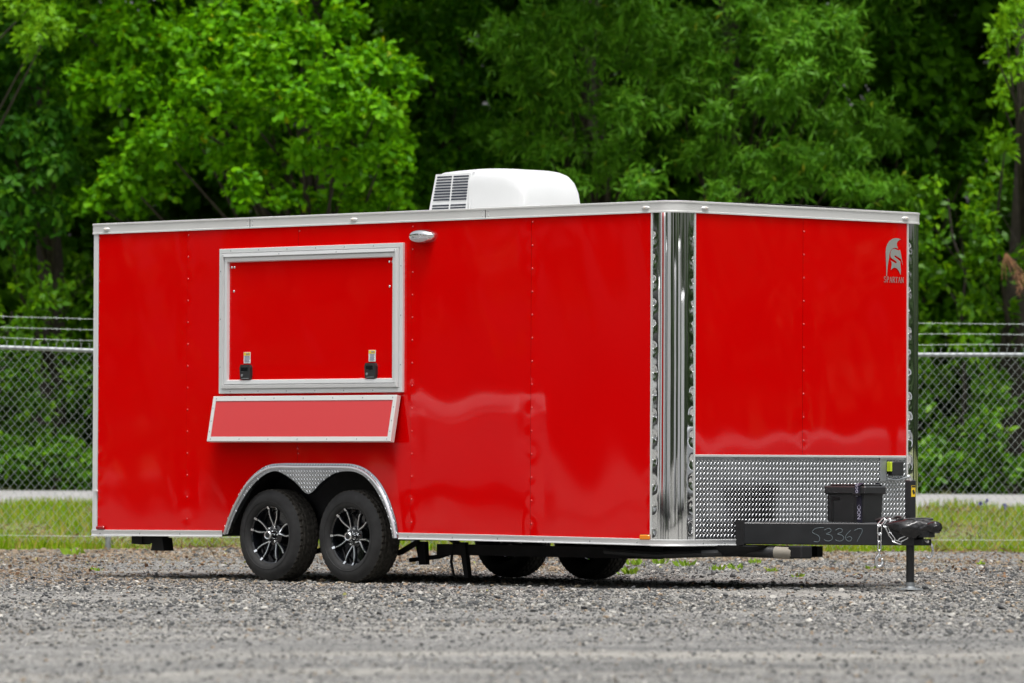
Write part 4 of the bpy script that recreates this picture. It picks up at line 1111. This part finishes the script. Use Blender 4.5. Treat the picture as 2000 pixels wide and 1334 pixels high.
# safety chains
def link_mesh():
    pts = []; a, r = .017, .0125
    for k in range(8): t = -PI/2+PI*k/7; pts.append((r*math.sin(t)*-1 if 0 else r*math.cos(t+PI/2)*-1, 0, a+r*math.sin(t+PI/2)))
    a, r = .021, .0135
    up = [(r*math.cos(t), 0, a+r*math.sin(t)) for t in np.linspace(0, PI, 8)]; dn = [(r*math.cos(t), 0, -a+r*math.sin(t)) for t in np.linspace(PI, 2*PI, 8)]
    b = MB(); b.tube(up+dn, .0056, 7, closed=True); return b.mesh('chain_link')
LM = link_mesh(); ldone = [False]
def chain(path, hook_at=None):
    pts = [Vector(p) for p in path]; dense = [Vector(p) for p in catmull([tuple(p) for p in pts], 12)]
    acc = [0]
    for p, q in zip(dense[:-1], dense[1:]): acc.append(acc[-1]+(q-p).length)
    def pt(s):
        k = min(len(acc)-2, max(0, int(np.searchsorted(acc, s))-1)); t = (s-acc[k])/max(1e-6, acc[k+1]-acc[k]); return dense[k].lerp(dense[k+1], t)
    n = int(acc[-1]/.050); par = None
    for i in range(n):
        s = (i+.5)*acc[-1]/n; c = pt(s); t = (pt(min(acc[-1], s+.015))-pt(max(0, s-.015))).normalized()
        q = t.to_track_quat('Z', 'Y').to_matrix().to_4x4() @ Matrix.Rotation(PI/2*(i % 2)+.6, 4, 'Z')
        if par is None:
            o = link('safety_chain', LM, 'zinc', TR, 'all', recalc=not ldone[0]); mw = Matrix.Translation(c-TR.location) @ q; o.matrix_basis = mw; par = o; pw = Matrix.Translation(c) @ q
        else:
            o = link('link', LM, 'zinc', par, 'all', recalc=False); o.matrix_basis = pw.inverted() @ Matrix.Translation(c) @ q
        ldone[0] = True
    if hook_at is not None:
        b = MB(); h = Vector(hook_at)
        P = [(0, .05), (0, .02), (-.018, -.01), (-.022, -.04), (-.005, -.066), (.018, -.058), (.024, -.035), (.020, -.01)]
        b.tube([h+HR*x+Vector((0, 0, z)) for x, z in [tuple(p) for p in catmull(P, 3)]], [.009]*4+[.012]*14+[.009]*4, 8)
        b.tube([h+HR*.021+Vector((0, 0, -.03)), h+HR*.004+Vector((0, 0, .03))], .004, 6)
        me = b.mesh('hook'); o = link('hook', me, 'zinc', par, 'all'); o.matrix_basis = pw.inverted()
cs = lambda px, z, o: A0+bd*((px-1437)/353*BL)+bn*o+Vector((0, 0, z))
chain([cs(1742, .478, -.03), cs(1728, .485, .012), cs(1722, .455, .016), cs(1721, .39, .014), cs(1721, .325, .014), cs(1720, .285, .014)], cs(1720, .235, .014))
chain([cs(1752, .482, -.03), cs(1738, .478, .014), cs(1735, .45, .016), cs(1740, .405, .014), cs(1748, .365, .014), cs(1757, .340, .014), cs(1766, .362, .014), cs(1774, .372, .012)])
b = MB(); h = Vector((JX+.10, JY+.08, .285))
b.tube([h+HR*x+Vector((0, 0, z)) for x, z in [tuple(p) for p in catmull([(.0, .06), (.022, .03), (.030, -.01), (.018, -.048), (-.008, -.05), (-.016, -.03)], 3)]], .009, 8); b.build('hook', 'zinc', TR, True)
# wiring on the tongue
def cab(pts, r=.0085): return MB().tube([tuple(p) for p in catmull(pts, 5)], r, 7)
ZC = BZ1+.012
def tp3(px, z, o): return tuple(cs(px, z, o))
cb_ = cab([tp3(1716, .475, -.05), tp3(1728, .505, -.03), tp3(1745, .497, -.02), tp3(1770, .489, -.02), tp3(1795, .492, -.04), tp3(1822, .502, -.06)]); cbo = cb_.build('wiring_harness', 'cable', TR, True)
cab([tp3(1740, .482, -.06), tp3(1750, .512, -.04), tp3(1764, .507, .0), tp3(1756, .490, .005), tp3(1775, .480, -.01), tp3(1812, .484, -.03)]).build('cable_loop', 'cable', cbo, True)
cab([tp3(1745, .50, -.06), tp3(1758, .498, -.01), tp3(1790, .505, -.05), tp3(1815, .506, -.06)], .007).build('cable_loop', 'cable', cbo, True)
cab([tp3(1712, .49, -.05), tp3(1722, .50, -.03), tp3(1727, .49, -.03)], .014).build('plug', 'black_plastic', cbo, True)
cab([tp3(1806, .486, -.03), tp3(1825, .473, -.05)], .015).build('plug', 'black_plastic', cbo, True)

# plastic film wrapped over the coupler
def film():
    # stations along the axis: x, centre y, bottom, top, half width
    rp = [(L+.86, YC-.16, .462, .478, .02), (L+.95, YC-.11, .430, .488, .06), (L+1.02, YC-.08, .398, .497, .085), (L+1.08, YC-.06, .366, .500, .10), (L+1.125, YC-.04, .366, .496, .09), (L+1.165, YC-.02, .388, .490, .07), (L+1.20, YC, .404, .482, .052), (L+1.23, YC, .402, .486, .045), (L+1.262, YC, .406, .484, .042), (L+1.28, YC, .418, .470, .03)]
    P = [np.array(p) for p in catmull(rp, 5)]; V = []; F = []; m = 22
    for i, (x, yc, z0, z1, hw) in enumerate(P):
        for k in range(m):
            a = 2*PI*k/m; wr = 1+.05*math.sin(i*.5+k*1.1)+.04*math.sin(i*.3-k*1.6)
            V.append(Vector((x+.006*math.sin(k*2.1+i), yc+math.copysign(abs(math.cos(a))**.8, math.cos(a))*hw*wr, (z0+z1)/2+math.sin(a)*(z1-z0)/2*wr)))
    n = len(P)
    for i in range(n-1):
        for k in range(m): F.append((i*m+k, i*m+(k+1) % m, (i+1)*m+(k+1) % m, (i+1)*m+k))
    F.append(tuple(range(m))[::-1]); F.append(tuple((n-1)*m+k for k in range(m)))
    b = MB(); b.add(V, F); o = b.build('plastic_wrap', 'black_film', None, 'all')
    tag(o, 'black plastic film wrapped around the trailer coupler', 'wrap')
film()
# battery box
def battery():
    bx, by = L+.505, YC-.005; hx, hy = .185, .105; z0 = BZ1+.004
    r = empty('battery_box', (bx, by, z0)); tag(r, 'black plastic battery box strapped down on the trailer tongue', 'battery box')
    b = MB()
    V = []
    for s, z in ((.95, 0), (1, .20)):
        for x, y in ((-1, -1), (1, -1), (1, 1), (-1, 1)): V.append((bx+x*hx*s*.93, by+y*hy*s*.93, z0+z))
    b.add(V, [(3, 2, 1, 0), (4, 5, 6, 7), (0, 1, 5, 4), (1, 2, 6, 5), (2, 3, 7, 6), (3, 0, 4, 7)])
    base = b.build('base', 'black_plastic', r)
    g = MB(); g.box(bx-.135, bx-.055, by-hy*.93-.004, by-hy*.9, z0+.155, z0+.175, .002); g.box(bx-.135, bx-.12, by-hy*.93-.004, by-hy*.88, z0+.01, z0+.155, .002); g.box(bx-.172, bx-.162, by-hy*.95, by-hy*.86, z0+.01, z0+.19, .002); g.build('handle_recess', 'black_matte', base)
    g = MB(); g.box(bx+.06, bx+.075, by-hy*.95, by-hy*.88, z0+.005, z0+.195, .002); g.build('rib', 'black_plastic', base)
    b = MB(); b.box(bx-hx-.01, bx+hx+.01, by-hy-.01, by+hy+.01, z0+.195, z0+.255, .010); b.box(bx-hx+.02, bx+hx-.02, by-hy+.02, by+hy-.02, z0+.253, z0+.268, .006)
    b.build('lid', 'black_plastic', r)
    # strap over the lid near the front corner
    sx0, sx1 = bx+.105, bx+.150; b = MB()
    yo = by-hy
    path = [(yo+.012, z0), (yo+.004, z0+.19), (yo-.016, z0+.19), (yo-.016, z0+.258), (yo+.03, z0+.274), (by+hy-.02, z0+.274), (by+hy+.014, z0+.256), (by+hy+.014, z0+.19), (by+hy, z0)]
    V = []; F = []
    for i, (y, z) in enumerate(path):
        for o in (0, .003):
            V += [(sx0, y-o if i < 4 else y, z+(o if 3 < i < 6 else 0)), (sx1, y-o if i < 4 else y, z+(o if 3 < i < 6 else 0))]
    for i in range(len(path)-1): F += [(i*4+2, i*4+3, i*4+7, i*4+6), (i*4, i*4+4, i*4+5, i*4+1), (i*4, i*4+2, i*4+6, i*4+4), (i*4+1, i*4+5, i*4+7, i*4+3)]
    b.add(V, F); so_ = b.build('strap', 'strap', r)
    for zc, yy in ((z0+.085, yo+.0045), (z0+.228, yo-.0195)):
        me = text_mesh('NOCO', .042 if zc < z0+.2 else .03)
        Mx = Matrix.Translation(Vector(((sx0+sx1)/2, yy, zc))) @ Matrix(((0, -1, 0, 0), (0, 0, -1, 0), (1, 0, 0, 0), (0, 0, 0, 1)))
        Mx = Matrix.Translation(Vector(((sx0+sx1)/2, yy, zc))) @ Matrix.Rotation(PI/2, 4, 'X') @ Matrix.Rotation(PI/2, 4, 'Z')
        me.transform(Mx)
        link('strap_lettering', me, 'print_white', so_).location = (0, 0, 0)
    b = MB(); b.box(sx0-.008, sx1+.008, yo-.024, yo-.015, z0+.185, z0+.205, .002); b.build('buckle', 'black_matte', so_)
    for o in so_.children: o.location = (0, 0, 0)
    for o in base.children: o.location = (0, 0, 0)
battery()
# breakaway switch bracket at the right end of the tread plate
b = MB(); b.box(L+.002, L+.008, 2.165, 2.235, .765, .925, .001); b.box(L+.002, L+.010, 2.165, 2.43, .915, .926, .001); b.box(L+.002, L+.010, 2.165, 2.30, .762, .776, .001); bk = b.build('switch_bracket', 'galv', TR)
b = MB(); b.box(L+.004, L+.055, 2.25, 2.375, .800, .905, .008); b.build('switch_box', 'black_plastic', bk)
b = MB(); b.box(L+.010, L+.050, 2.232, 2.250, .83, .90, .003); b.build('switch_label', 'lime', bk)
MB().tube([(L+.03, 2.22, .775), (L+.04, 2.32, .768), (L+.04, 2.40, .785), (L+.03, 2.45, .79)], .008, 6).build('lever', 'galv', bk, True)
b = MB(); b.dome((L+.03, 2.455, .79), (1, 0, 0), .018, .012, 10); b.build('bolt', 'zinc', bk, True)

# serving hatch
HX0, HX1, HZ0, HZ1 = 1.458, 3.445, 1.392, 2.480
hp = MB(); hp.box(HX0+.085, HX1-.085, -.0075, .0, HZ0+.08, HZ1-.09)
xs = np.linspace(HX0+.085, HX1-.085, 40); zs = np.linspace(HZ0+.08, HZ1-.09, 26); V = []; F = []
for z in zs:
    for x in xs: V.append((x, -.0085+wave(x*1.1, z, 6)*.5-.0016*math.exp(-((z-HZ0-.11)/.05)**2), z))
for j in range(25):
    for k in range(39): F.append((j*40+k, j*40+k+1, (j+1)*40+k+1, (j+1)*40+k))
me = bpy.data.meshes.new('hatch'); me.from_pydata(V, [], F); me.update()
hatch = link('serving_hatch', me, 'red_paint', TR, 'all')
def frame_rails(x0, x1, z0, z1, prof, material, par, name, y0=0.0, tilt=None):
    m = len(prof); cor = lambda ins: [(x0+ins, z0+ins), (x1-ins, z0+ins), (x1-ins, z1-ins), (x0+ins, z1-ins)]
    res = []
    for k in range(4):
        V = []; F = []
        for e in (k, (k+1) % 4):
            for ins, out in prof:
                x, z = cor(ins)[e]; p = (x, y0-out, z); V.append(tilt(p) if tilt else p)
        for j in range(m-1): F.append((j, j+1, m+j+1, m+j))
        b = MB(); b.add(V, F); res.append(b.build(name, material, par))
    return res
FP = [(i_, o_*1.45) for i_, o_ in [(0, .0), (0, .013), (.003, .016), (.030, .016), (.033, .011), (.037, .011), (.040, .026), (.062, .028), (.065, .015), (.070, .015), (.072, .022), (.098, .020), (.104, .006)]]
fr_ = frame_rails(HX0, HX1, HZ0, HZ1, FP, 'trim', hatch, 'frame_rail')
r = MB()
for x in np.arange(HX0+.13, HX1, .31):
    r.dome((x, -.0235, HZ1-.016), (0, -1, 0), .005, .003); r.dome((x, -.0235, HZ0+.016), (0, -1, 0), .005, .003)
for x in np.arange(HX0+.06, HX1, .62): r.dome((x, -.0400, HZ1-.051), (0, -1, 0), .005, .003)
for z in np.arange(HZ0+.2, HZ1, .36): r.dome((HX0+.016, -.0235, z), (0, -1, 0), .005, .003); r.dome((HX1-.016, -.0235, z), (0, -1, 0), .005, .003)
r.build('screw_row', 'galv', hatch, True)
r = MB()
for x, z in ((HX0+.125, HZ1-.14), (HX0+.155, HZ1-.14), (HX0+.150, HZ1-.32), (HX1-.12, HZ1-.135), (HX1-.155, HZ1-.135), (HX1-.15, HZ1-.315)): r.dome((x, -.008, z), (0, -1, 0), .010, .006, 10)
r.build('bolt_set', 'chrome', hatch, True)
for x in (1.762, 3.117):
    b = MB(); b.prism([(x-.052, HZ0+.105), (x+.052, HZ0+.105), (x+.060, HZ0+.135), (x+.058, HZ0+.195), (x+.045, HZ0+.216), (x-.05, HZ0+.216), (x-.060, HZ0+.19)], lambda a, c, d: (a, d, c), -.034, -.004); lt = b.build('latch', 'black_plastic', hatch)
    b = MB(); b.box(x-.042, x+.030, -.0365, -.0335, HZ0+.165, HZ0+.198, .001); b.build('paddle', 'rim_black', lt)
    b = MB(); b.lathe([(.010, 0), (.010, -.004), (0, -.004)], 12, 'y', (x-.03, -.034, HZ0+.135)); b.build('keyhole', 'galv', lt, True)
    b = MB(); b.box(x-.035, x+.045, -.0365, -.0335, HZ0+.110, HZ0+.114, .0005); b.build('paddle', 'galv', lt)
    s = label_quad('warning_sticker', (x+.0, -.0095, 1.660), (1, 0, 0), (0, 0, 1), .074, .084, 'sticker_white', hatch, nrm=(0, -1, 0))
    label_quad('sticker_head', (x, -.012, 1.688), (1, 0, 0), (0, 0, 1), .066, .022, 'sticker_yellow', s, nrm=(0, -1, 0))
    for k in range(5): label_quad('sticker_text', (x+random.uniform(-.003, .003), -.012, 1.669-k*.0095), (1, 0, 0), (0, 0, 1), random.uniform(.04, .058), .0042, 'sticker_ink', s, nrm=(0, -1, 0))
    label_quad('sticker_text', (x+.008, -.0135, 1.689), (1, 0, 0), (0, 0, 1), .036, .008, 'sticker_ink', s, nrm=(0, -1, 0))
# folding shelf under the hatch
SX0, SX1 = 1.432, 3.423; SH = .345; TA = math.radians(11)
def tilt(p):   # local: x, y out (negative), z down from hinge
    x, y, z = p; return (x, -.030+math.sin(TA)*z+math.cos(TA)*y, 1.368+math.cos(TA)*z-math.sin(TA)*y)
b = MB(); V = [tilt(p) for p in [(SX0+.01, -.018, -SH+.01), (SX1-.01, -.018, -SH+.01), (SX1-.01, -.018, -.01), (SX0+.01, -.018, -.01), (SX0+.01, .016, -SH+.01), (SX1-.01, .016, -SH+.01), (SX1-.01, .016, -.01), (SX0+.01, .016, -.01)]]
b.add(V, [(0, 1, 2, 3), (7, 6, 5, 4), (0, 4, 5, 1), (1, 5, 6, 2), (2, 6, 7, 3), (3, 7, 4, 0)]); shelf = b.build('folding_shelf', 'red_shelf', TR)
frame_rails(SX0, SX1, -SH, 0, [(0, -.017), (0, .020), (.003, .0225), (.036, .0225), (.036, .0185)], 'trim_white', shelf, 'edge_trim', 0, tilt)
r = MB(); nn = Vector((0, -math.cos(TA), math.sin(TA)))
for x in np.linspace(SX0+.04, SX1-.04, 7):
    for z in (-.018, -SH+.018): r.dome(tilt((x, -.0225, z)), nn, .0055, .003)
for x in (SX0+.018, SX1-.018):
    for z in (-.09, -.19, -.27): r.dome(tilt((x, -.0225, z)), nn, .0055, .003)
r.build('screw_row', 'galv', shelf, True)
for x in (1.55, 2.43, 3.30):
    b = MB(); b.box(x-.04, x+.04, -.028, -.0, 1.352, 1.372, .003); b.build('hinge', 'galv', shelf)
    b = MB(); b.prism([(0, 1.34), (-.028, 1.34), (-.10, 1.07), (-.085, 1.07), (0, 1.24)], lambda a, c, d: (d, a, c), x-.008, x+.008); b.build('bracket', 'black_matte', shelf)
# porch light
V = []; F = []; k = 28; rings = ((1, 0), (1, .006), (.96, .02), (.86, .042), (.68, .060), (.42, .070), (.15, .073)); cx, cz = 3.638, 2.523
for rr, hh in rings:
    for q in range(k): a = 2*PI*q/k; V.append((cx+.128*rr*math.cos(a), -hh, cz+.050*rr*math.sin(a)+.012*(1-rr)))
for j in range(len(rings)-1):
    for q in range(k): F.append((j*k+q, j*k+(q+1) % k, (j+1)*k+(q+1) % k, (j+1)*k+q))
F.append(tuple((len(rings)-1)*k+q for q in range(k))); b = MB(); b.add(V, F); pl = b.build('porch_light', 'chrome', TR, True)
V = []; F = []
for rr, hh in ((1, .0), (.8, .020), (.4, .03)):
    for q in range(15): a = PI+PI*q/14; V.append((cx+.100*rr*math.cos(a), -.046-hh, cz-.006+.040*rr*math.sin(a)))
for j in range(2):
    for q in range(14): F.append((j*15+q, j*15+q+1, (j+1)*15+q+1, (j+1)*15+q))
b = MB(); b.add(V, F); b.build('lens', 'clear_lens', pl, True)
# markers
b = MB(); b.box(.055, .148, -.022, .0, .357, .383, .006); b.build('tail_marker', 'red_lens', TR)
b = MB(); b.box(L-.305, L-.210, -.022, .0, .349, .384, .006); mk = b.build('side_marker', 'amber', TR)
b = MB(); b.box(L-.309, L-.206, -.010, -.001, .346, .387, .003); b.build('marker_base', 'black_matte', mk)
# vent fitting on the side below the shelf
MB().dome((2.31, -.001, .985), (0, -1, 0), .012, .006, 10).build('screw_plug', 'red_paint', TR, True)

# helmet emblem and lettering on the front
def emblem():
    s = 1/11.11                                # zoom pixels -> photo pixels
    y_of = lambda zx: 2.216+(1710+zx*s-1728)*(2.431-2.216)/38.0
    z_of = lambda zy: 2.515-(450+zy*s-465)*(2.515-2.187)/90.0
    crest = [(540, 180), (480, 160), (420, 158), (360, 175), (300, 220), (250, 290), (222, 380), (212, 480), (215, 580), (220, 700), (226, 820), (228, 920), (226, 1000), (240, 1000), (246, 900), (255, 780), (270, 680), (285, 600), (290, 540), (300, 480), (325, 425), (365, 388), (410, 372), (455, 378), (478, 388), (455, 320), (450, 270), (470, 225), (505, 195)]
    face = [(520, 410), (500, 425), (460, 418), (400, 392), (350, 410), (320, 460), (312, 520), (318, 580), (345, 610), (440, 668), (452, 700), (430, 715), (320, 655), (340, 700), (342, 760), (325, 862), (365, 825), (410, 808), (455, 825), (495, 880), (535, 965), (538, 850), (530, 760), (528, 668), (400, 570), (402, 545), (420, 540), (545, 615), (580, 750), (572, 690), (555, 600), (540, 500)]
    import bmesh
    root = None
    for poly in (crest, face):
        bm = bmesh.new(); vs = [bm.verts.new((L+.0035, y_of(x), z_of(y))) for x, y in poly]; f = bm.faces.new(vs)
        ex = bmesh.ops.extrude_face_region(bm, geom=[f]); 
        for e in ex['geom']:
            if isinstance(e, bmesh.types.BMVert): e.co.x += .0012
        bmesh.ops.triangulate(bm, faces=bm.faces)
        me = bpy.data.meshes.new('emblem'); bm.to_mesh(me); bm.free()
        o = link('helmet_emblem' if root is None else 'emblem_face', me, 'logo_silver', TR if root is None else root)
        if root is not None: o.location = (0, 0, 0)
        root = root or o
    # serif capitals: strokes (x0,y0,x1,y1,thick) in a 1x1.6 cell
    T = .17; t = .08
    LT = {'S': ('path', [(.72, 1.30), (.62, 1.52), (.38, 1.58), (.15, 1.40), (.18, 1.10), (.50, .85), (.78, .58), (.78, .25), (.50, .03), (.20, .08), (.10, .32)], .13),
          'P': ('multi', [((.2, 0), (.2, 1.6), T), ((.05, .03), (.38, .03), t), ((.05, 1.57), (.5, 1.57), t)], [(.45, 1.57), (.75, 1.45), (.80, 1.2), (.70, .92), (.45, .82), (.25, .82)]),
          'A': ('multi', [((.08, 0), (.45, 1.6), t), ((.45, 1.6), (.86, 0), T), ((.22, .55), (.68, .55), t), ((-.02, .03), (.24, .03), t), ((.70, .03), (1.0, .03), t)], None),
          'R': ('multi', [((.2, 0), (.2, 1.6), T), ((.05, .03), (.38, .03), t), ((.05, 1.57), (.5, 1.57), t), ((.45, .82), (.88, .03), T), ((.80, .03), (1.0, .03), t)], [(.45, 1.57), (.72, 1.45), (.76, 1.2), (.66, .92), (.42, .82), (.25, .82)]),
          'T': ('multi', [((.45, 0), (.45, 1.6), T), ((.28, .03), (.62, .03), t), ((.0, 1.55), (.9, 1.55), t), ((.02, 1.55), (.02, 1.3), t), ((.88, 1.55), (.88, 1.3), t)], None),
          'N': ('multi', [((.15, 0), (.15, 1.6), t), ((.15, 1.6), (.85, 0), T), ((.85, 0), (.85, 1.6), t), ((.0, .03), (.3, .03), t), ((.7, 1.57), (1.0, 1.57), t), ((.0, 1.57), (.2, 1.57), t)], None)}
    b = MB(); y = y_of(172); wch = (y_of(606)-y_of(172))/7; hch = (z_of(1015)-z_of(1142))/1.6; zb = z_of(1142)
    def quad(p, q, th):
        p = Vector((p[0], p[1])); q = Vector((q[0], q[1])); d = q-p; n = Vector((-d.y, d.x)).normalized()*th/2
        V = []
        for xo in (.0035, .0047):
            for c in (p-n, q-n, q+n, p+n): V.append((L+xo, y0+c.x*wch*.95, zb+c.y*hch))
        b.add(V, [(0, 1, 2, 3), (7, 6, 5, 4), (0, 4, 5, 1), (1, 5, 6, 2), (2, 6, 7, 3), (3, 7, 4, 0)])
    for i, chr_ in enumerate('SPARTAN'):
        y0 = y+i*wch; e = LT[chr_]
        if e[0] == 'path': paths, strokes = e[1], []
        else: strokes, paths = e[1], e[2]
        for p, q, th in strokes: quad(p, q, th)
        if paths:
            for p, q in zip(paths[:-1], paths[1:]): quad(p, q, .13)
    o = b.build('lettering', 'logo_silver', root); o.location = (0, 0, 0)
emblem()

# roof air conditioner
def air_con():
    X0, X1, Y0, Y1, Z0, H = 2.71, 3.66, YC-.365, YC+.325, 2.712, .362
    # loft of rounded sections along x
    st = [(0, .86, .70, .0), (.012, .93, .92, .0), (.05, .965, .965, .0), (.20, .985, .985, .0), (.40, .995, 1.0, .0), (.52, 1, 1.0, .0), (.64, .997, .99, .0), (.74, .99, .975, .0), (.82, .975, .945, .0), (.89, .95, .89, .0), (.94, .92, .79, .0), (.975, .89, .64, 0), (.993, .865, .46, 0), (1.0, .85, .30, 0)]
    V = []; F = []; m = 24; wy = (Y1-Y0)/2; cy = (Y0+Y1)/2
    for t, sw, sh, q in st:
        x = X0+(X1-X0)*t
        for k in range(m):
            u = -1+2*k/(m-1)          # from near bottom over the top to far bottom
            a = PI*(k/(m-1)); ca, sa = -math.cos(a), math.sin(a)
            e = .24
            yy = math.copysign(abs(ca)**e, ca)*wy*sw*(1-.10*max(0, sa)**1.5); zz = abs(sa)**e*H*sh
            V.append((x, cy+yy, Z0+zz))
    n = len(st)
    for i in range(n-1):
        for k in range(m-1): F.append((i*m+k, i*m+k+1, (i+1)*m+k+1, (i+1)*m+k))
    F.append(tuple(range(m))[::-1]); F.append(tuple((n-1)*m+k for k in range(m)))
    b = MB(); b.add(V, F); ac = b.build('air_conditioner', 'white_plastic', TR, True)
    # side plate with the louvre on the near side
    yf = lambda z: Y0-.004+.050*max(0, (z-Z0)/H)**1.4
    def plate(x0, x1, z0, z1, o, name, material, par, tl=0):
        b = MB(); V = []
        for (x, z) in ((x0, z0), (x1, z0), (x1-tl*.3, z1), (x0+tl, z1)):
            for oo in (o, o-.02): V.append((x, yf(z)-oo, z))
        b.add(V, [(0, 2, 4, 6), (1, 7, 5, 3), (0, 1, 3, 2), (2, 3, 5, 4), (4, 5, 7, 6), (6, 7, 1, 0)])
        return b.build(name, material, par)
    gp = plate(X0+.005, X0+.41, Z0+.03, Z0+H-.035, .020, 'louvre_panel', 'white_plastic', ac, .035)
    z = Z0+.062; i = 0
    while z < Z0+H-.05:
        if not (Z0+.095 < z < Z0+.118):
            t = (z-Z0)/H
            plate(X0+.035+.03*t, X0+.215, z, z+.011, .0215, 'louvre_slot', 'slot_dark', gp)
            plate(X0+.235, X0+.395, z, z+.011, .0215, 'louvre_slot', 'slot_dark', gp)
        z += .0215
    plate(X0+.42, X0+.436, Z0+.02, Z0+H-.03, .012, 'shroud_rib', 'white_plastic', ac)
    for o in ac.children:
        o.location = (0, 0, 0)
        for c in o.children: c.location = (0, 0, 0)
    b = MB(); b.box(X0+.05, X1-.08, Y0+.03, Y1-.03, 2.70, 2.735, .01); b.build('base_pan', 'trim_white', TR)
air_con()

# ------------------------------------------------------------------ trailers added out of frame for reflections in paint and polished posts
def added_trailer(pos, rot, ln, wd, ht, body, label, cap=None):
    r = empty('added_box_trailer', pos); r.rotation_euler = (0, 0, rot); r['base'] = 0; tag(r, label, 'trailer', 'trailers added for reflections')
    b = MB(); b.box(-ln/2, ln/2, -wd/2, wd/2, .45, ht, .12); b.build('body', body, r)
    b = MB(); b.box(-ln/2-.01, ln/2+.01, -wd/2-.01, wd/2+.01, .40, .46, .01); b.build('bottom_trim', 'black_matte', r)
    if cap: b = MB(); b.prism([(ln/2+.02, ht-.20), (ln/2-.30, ht+.03), (-ln/2+.3, ht+.03), (-ln/2-.02, ht-.20)], lambda a, c, d: (a, d, c), -wd/2-.02, wd/2+.02); b.build('roof_cap', cap, r)  # white slope shaped to mirror as a bright stripe in the red side
    for s in (-1, 1):
        for x in (-.42, .42):
            t = MB(); t.lathe([(.16, -.1), (.3, -.11), (.34, -.07), (.34, .07), (.3, .11), (.16, .1), (0, .08)], 24); w = t.build('wheel', 'tyre', r, True); w.location = (x, s*(wd/2-.1), .34)
    b = MB(); b.prism([(ln/2-.05, -.7), (ln/2+1.2, -.05), (ln/2+1.2, .05), (ln/2-.05, .7)], lambda a, c, d: (a, c, d), .40, .5); b.build('tongue', 'black_paint', r)
added_trailer((-12.95, -16.8, 0), .79, 3.0, 1.55, 1.64, 'grey_body', 'added low grey box trailer with sloped white roof mirrored in the red side panels', 'white_body')
added_trailer((-9.55, -18.65, 0), .80, 4.0, 2.6, 2.85, 'white_body', 'added tall white box trailer mirrored along the left edge of the near post')
def ring(alpha, r):
    a = math.radians(225.3+alpha); return (L+r*math.cos(a), r*math.sin(a), 0)
for al, rr, ln_, ht, body, lab in ((19, 20, 3.2, 3.6, 'white_body', 'added white box trailer mirrored left of the red streak in the near post'),
        (29, 21, 2.6, 3.6, 'red_paint', 'added red box trailer mirrored as a red streak in the near post'),
        (39, 21, 3.4, 3.6, 'white_body', 'added white box trailer mirrored right of the red streak in the near post'),
        (50, 23, 2.6, 3.4, 'grey_body', 'added grey box trailer mirrored left of the near post centre'),
        (66, 24, 7.4, 4.0, 'white_body', 'added tall white box trailer mirrored as the bright central streak of the near post'),
        (101, 54, 9.0, 4.1, 'white_body', 'long white box trailer added to brighten the near post just right of centre'),
        (124, 24, 5.0, 3.4, 'white_body', 'added white box trailer mirrored in the right half of the near post'),
        (146, 22, 7.0, 2.8, 'white_body', 'added white box trailer mirrored along the right edge of the near post')):
    added_trailer(ring(al, rr), math.radians(225.3+al+90), ln_, 2.2, ht, body, lab)
added_trailer((30, 26, 0), -.8, 5.0, 2.2, 1.3, 'grey_body', 'added low grey box trailer mirrored in the front tread plate')
for o in bpy.data.objects:
    if 'base' in o: del o['base']
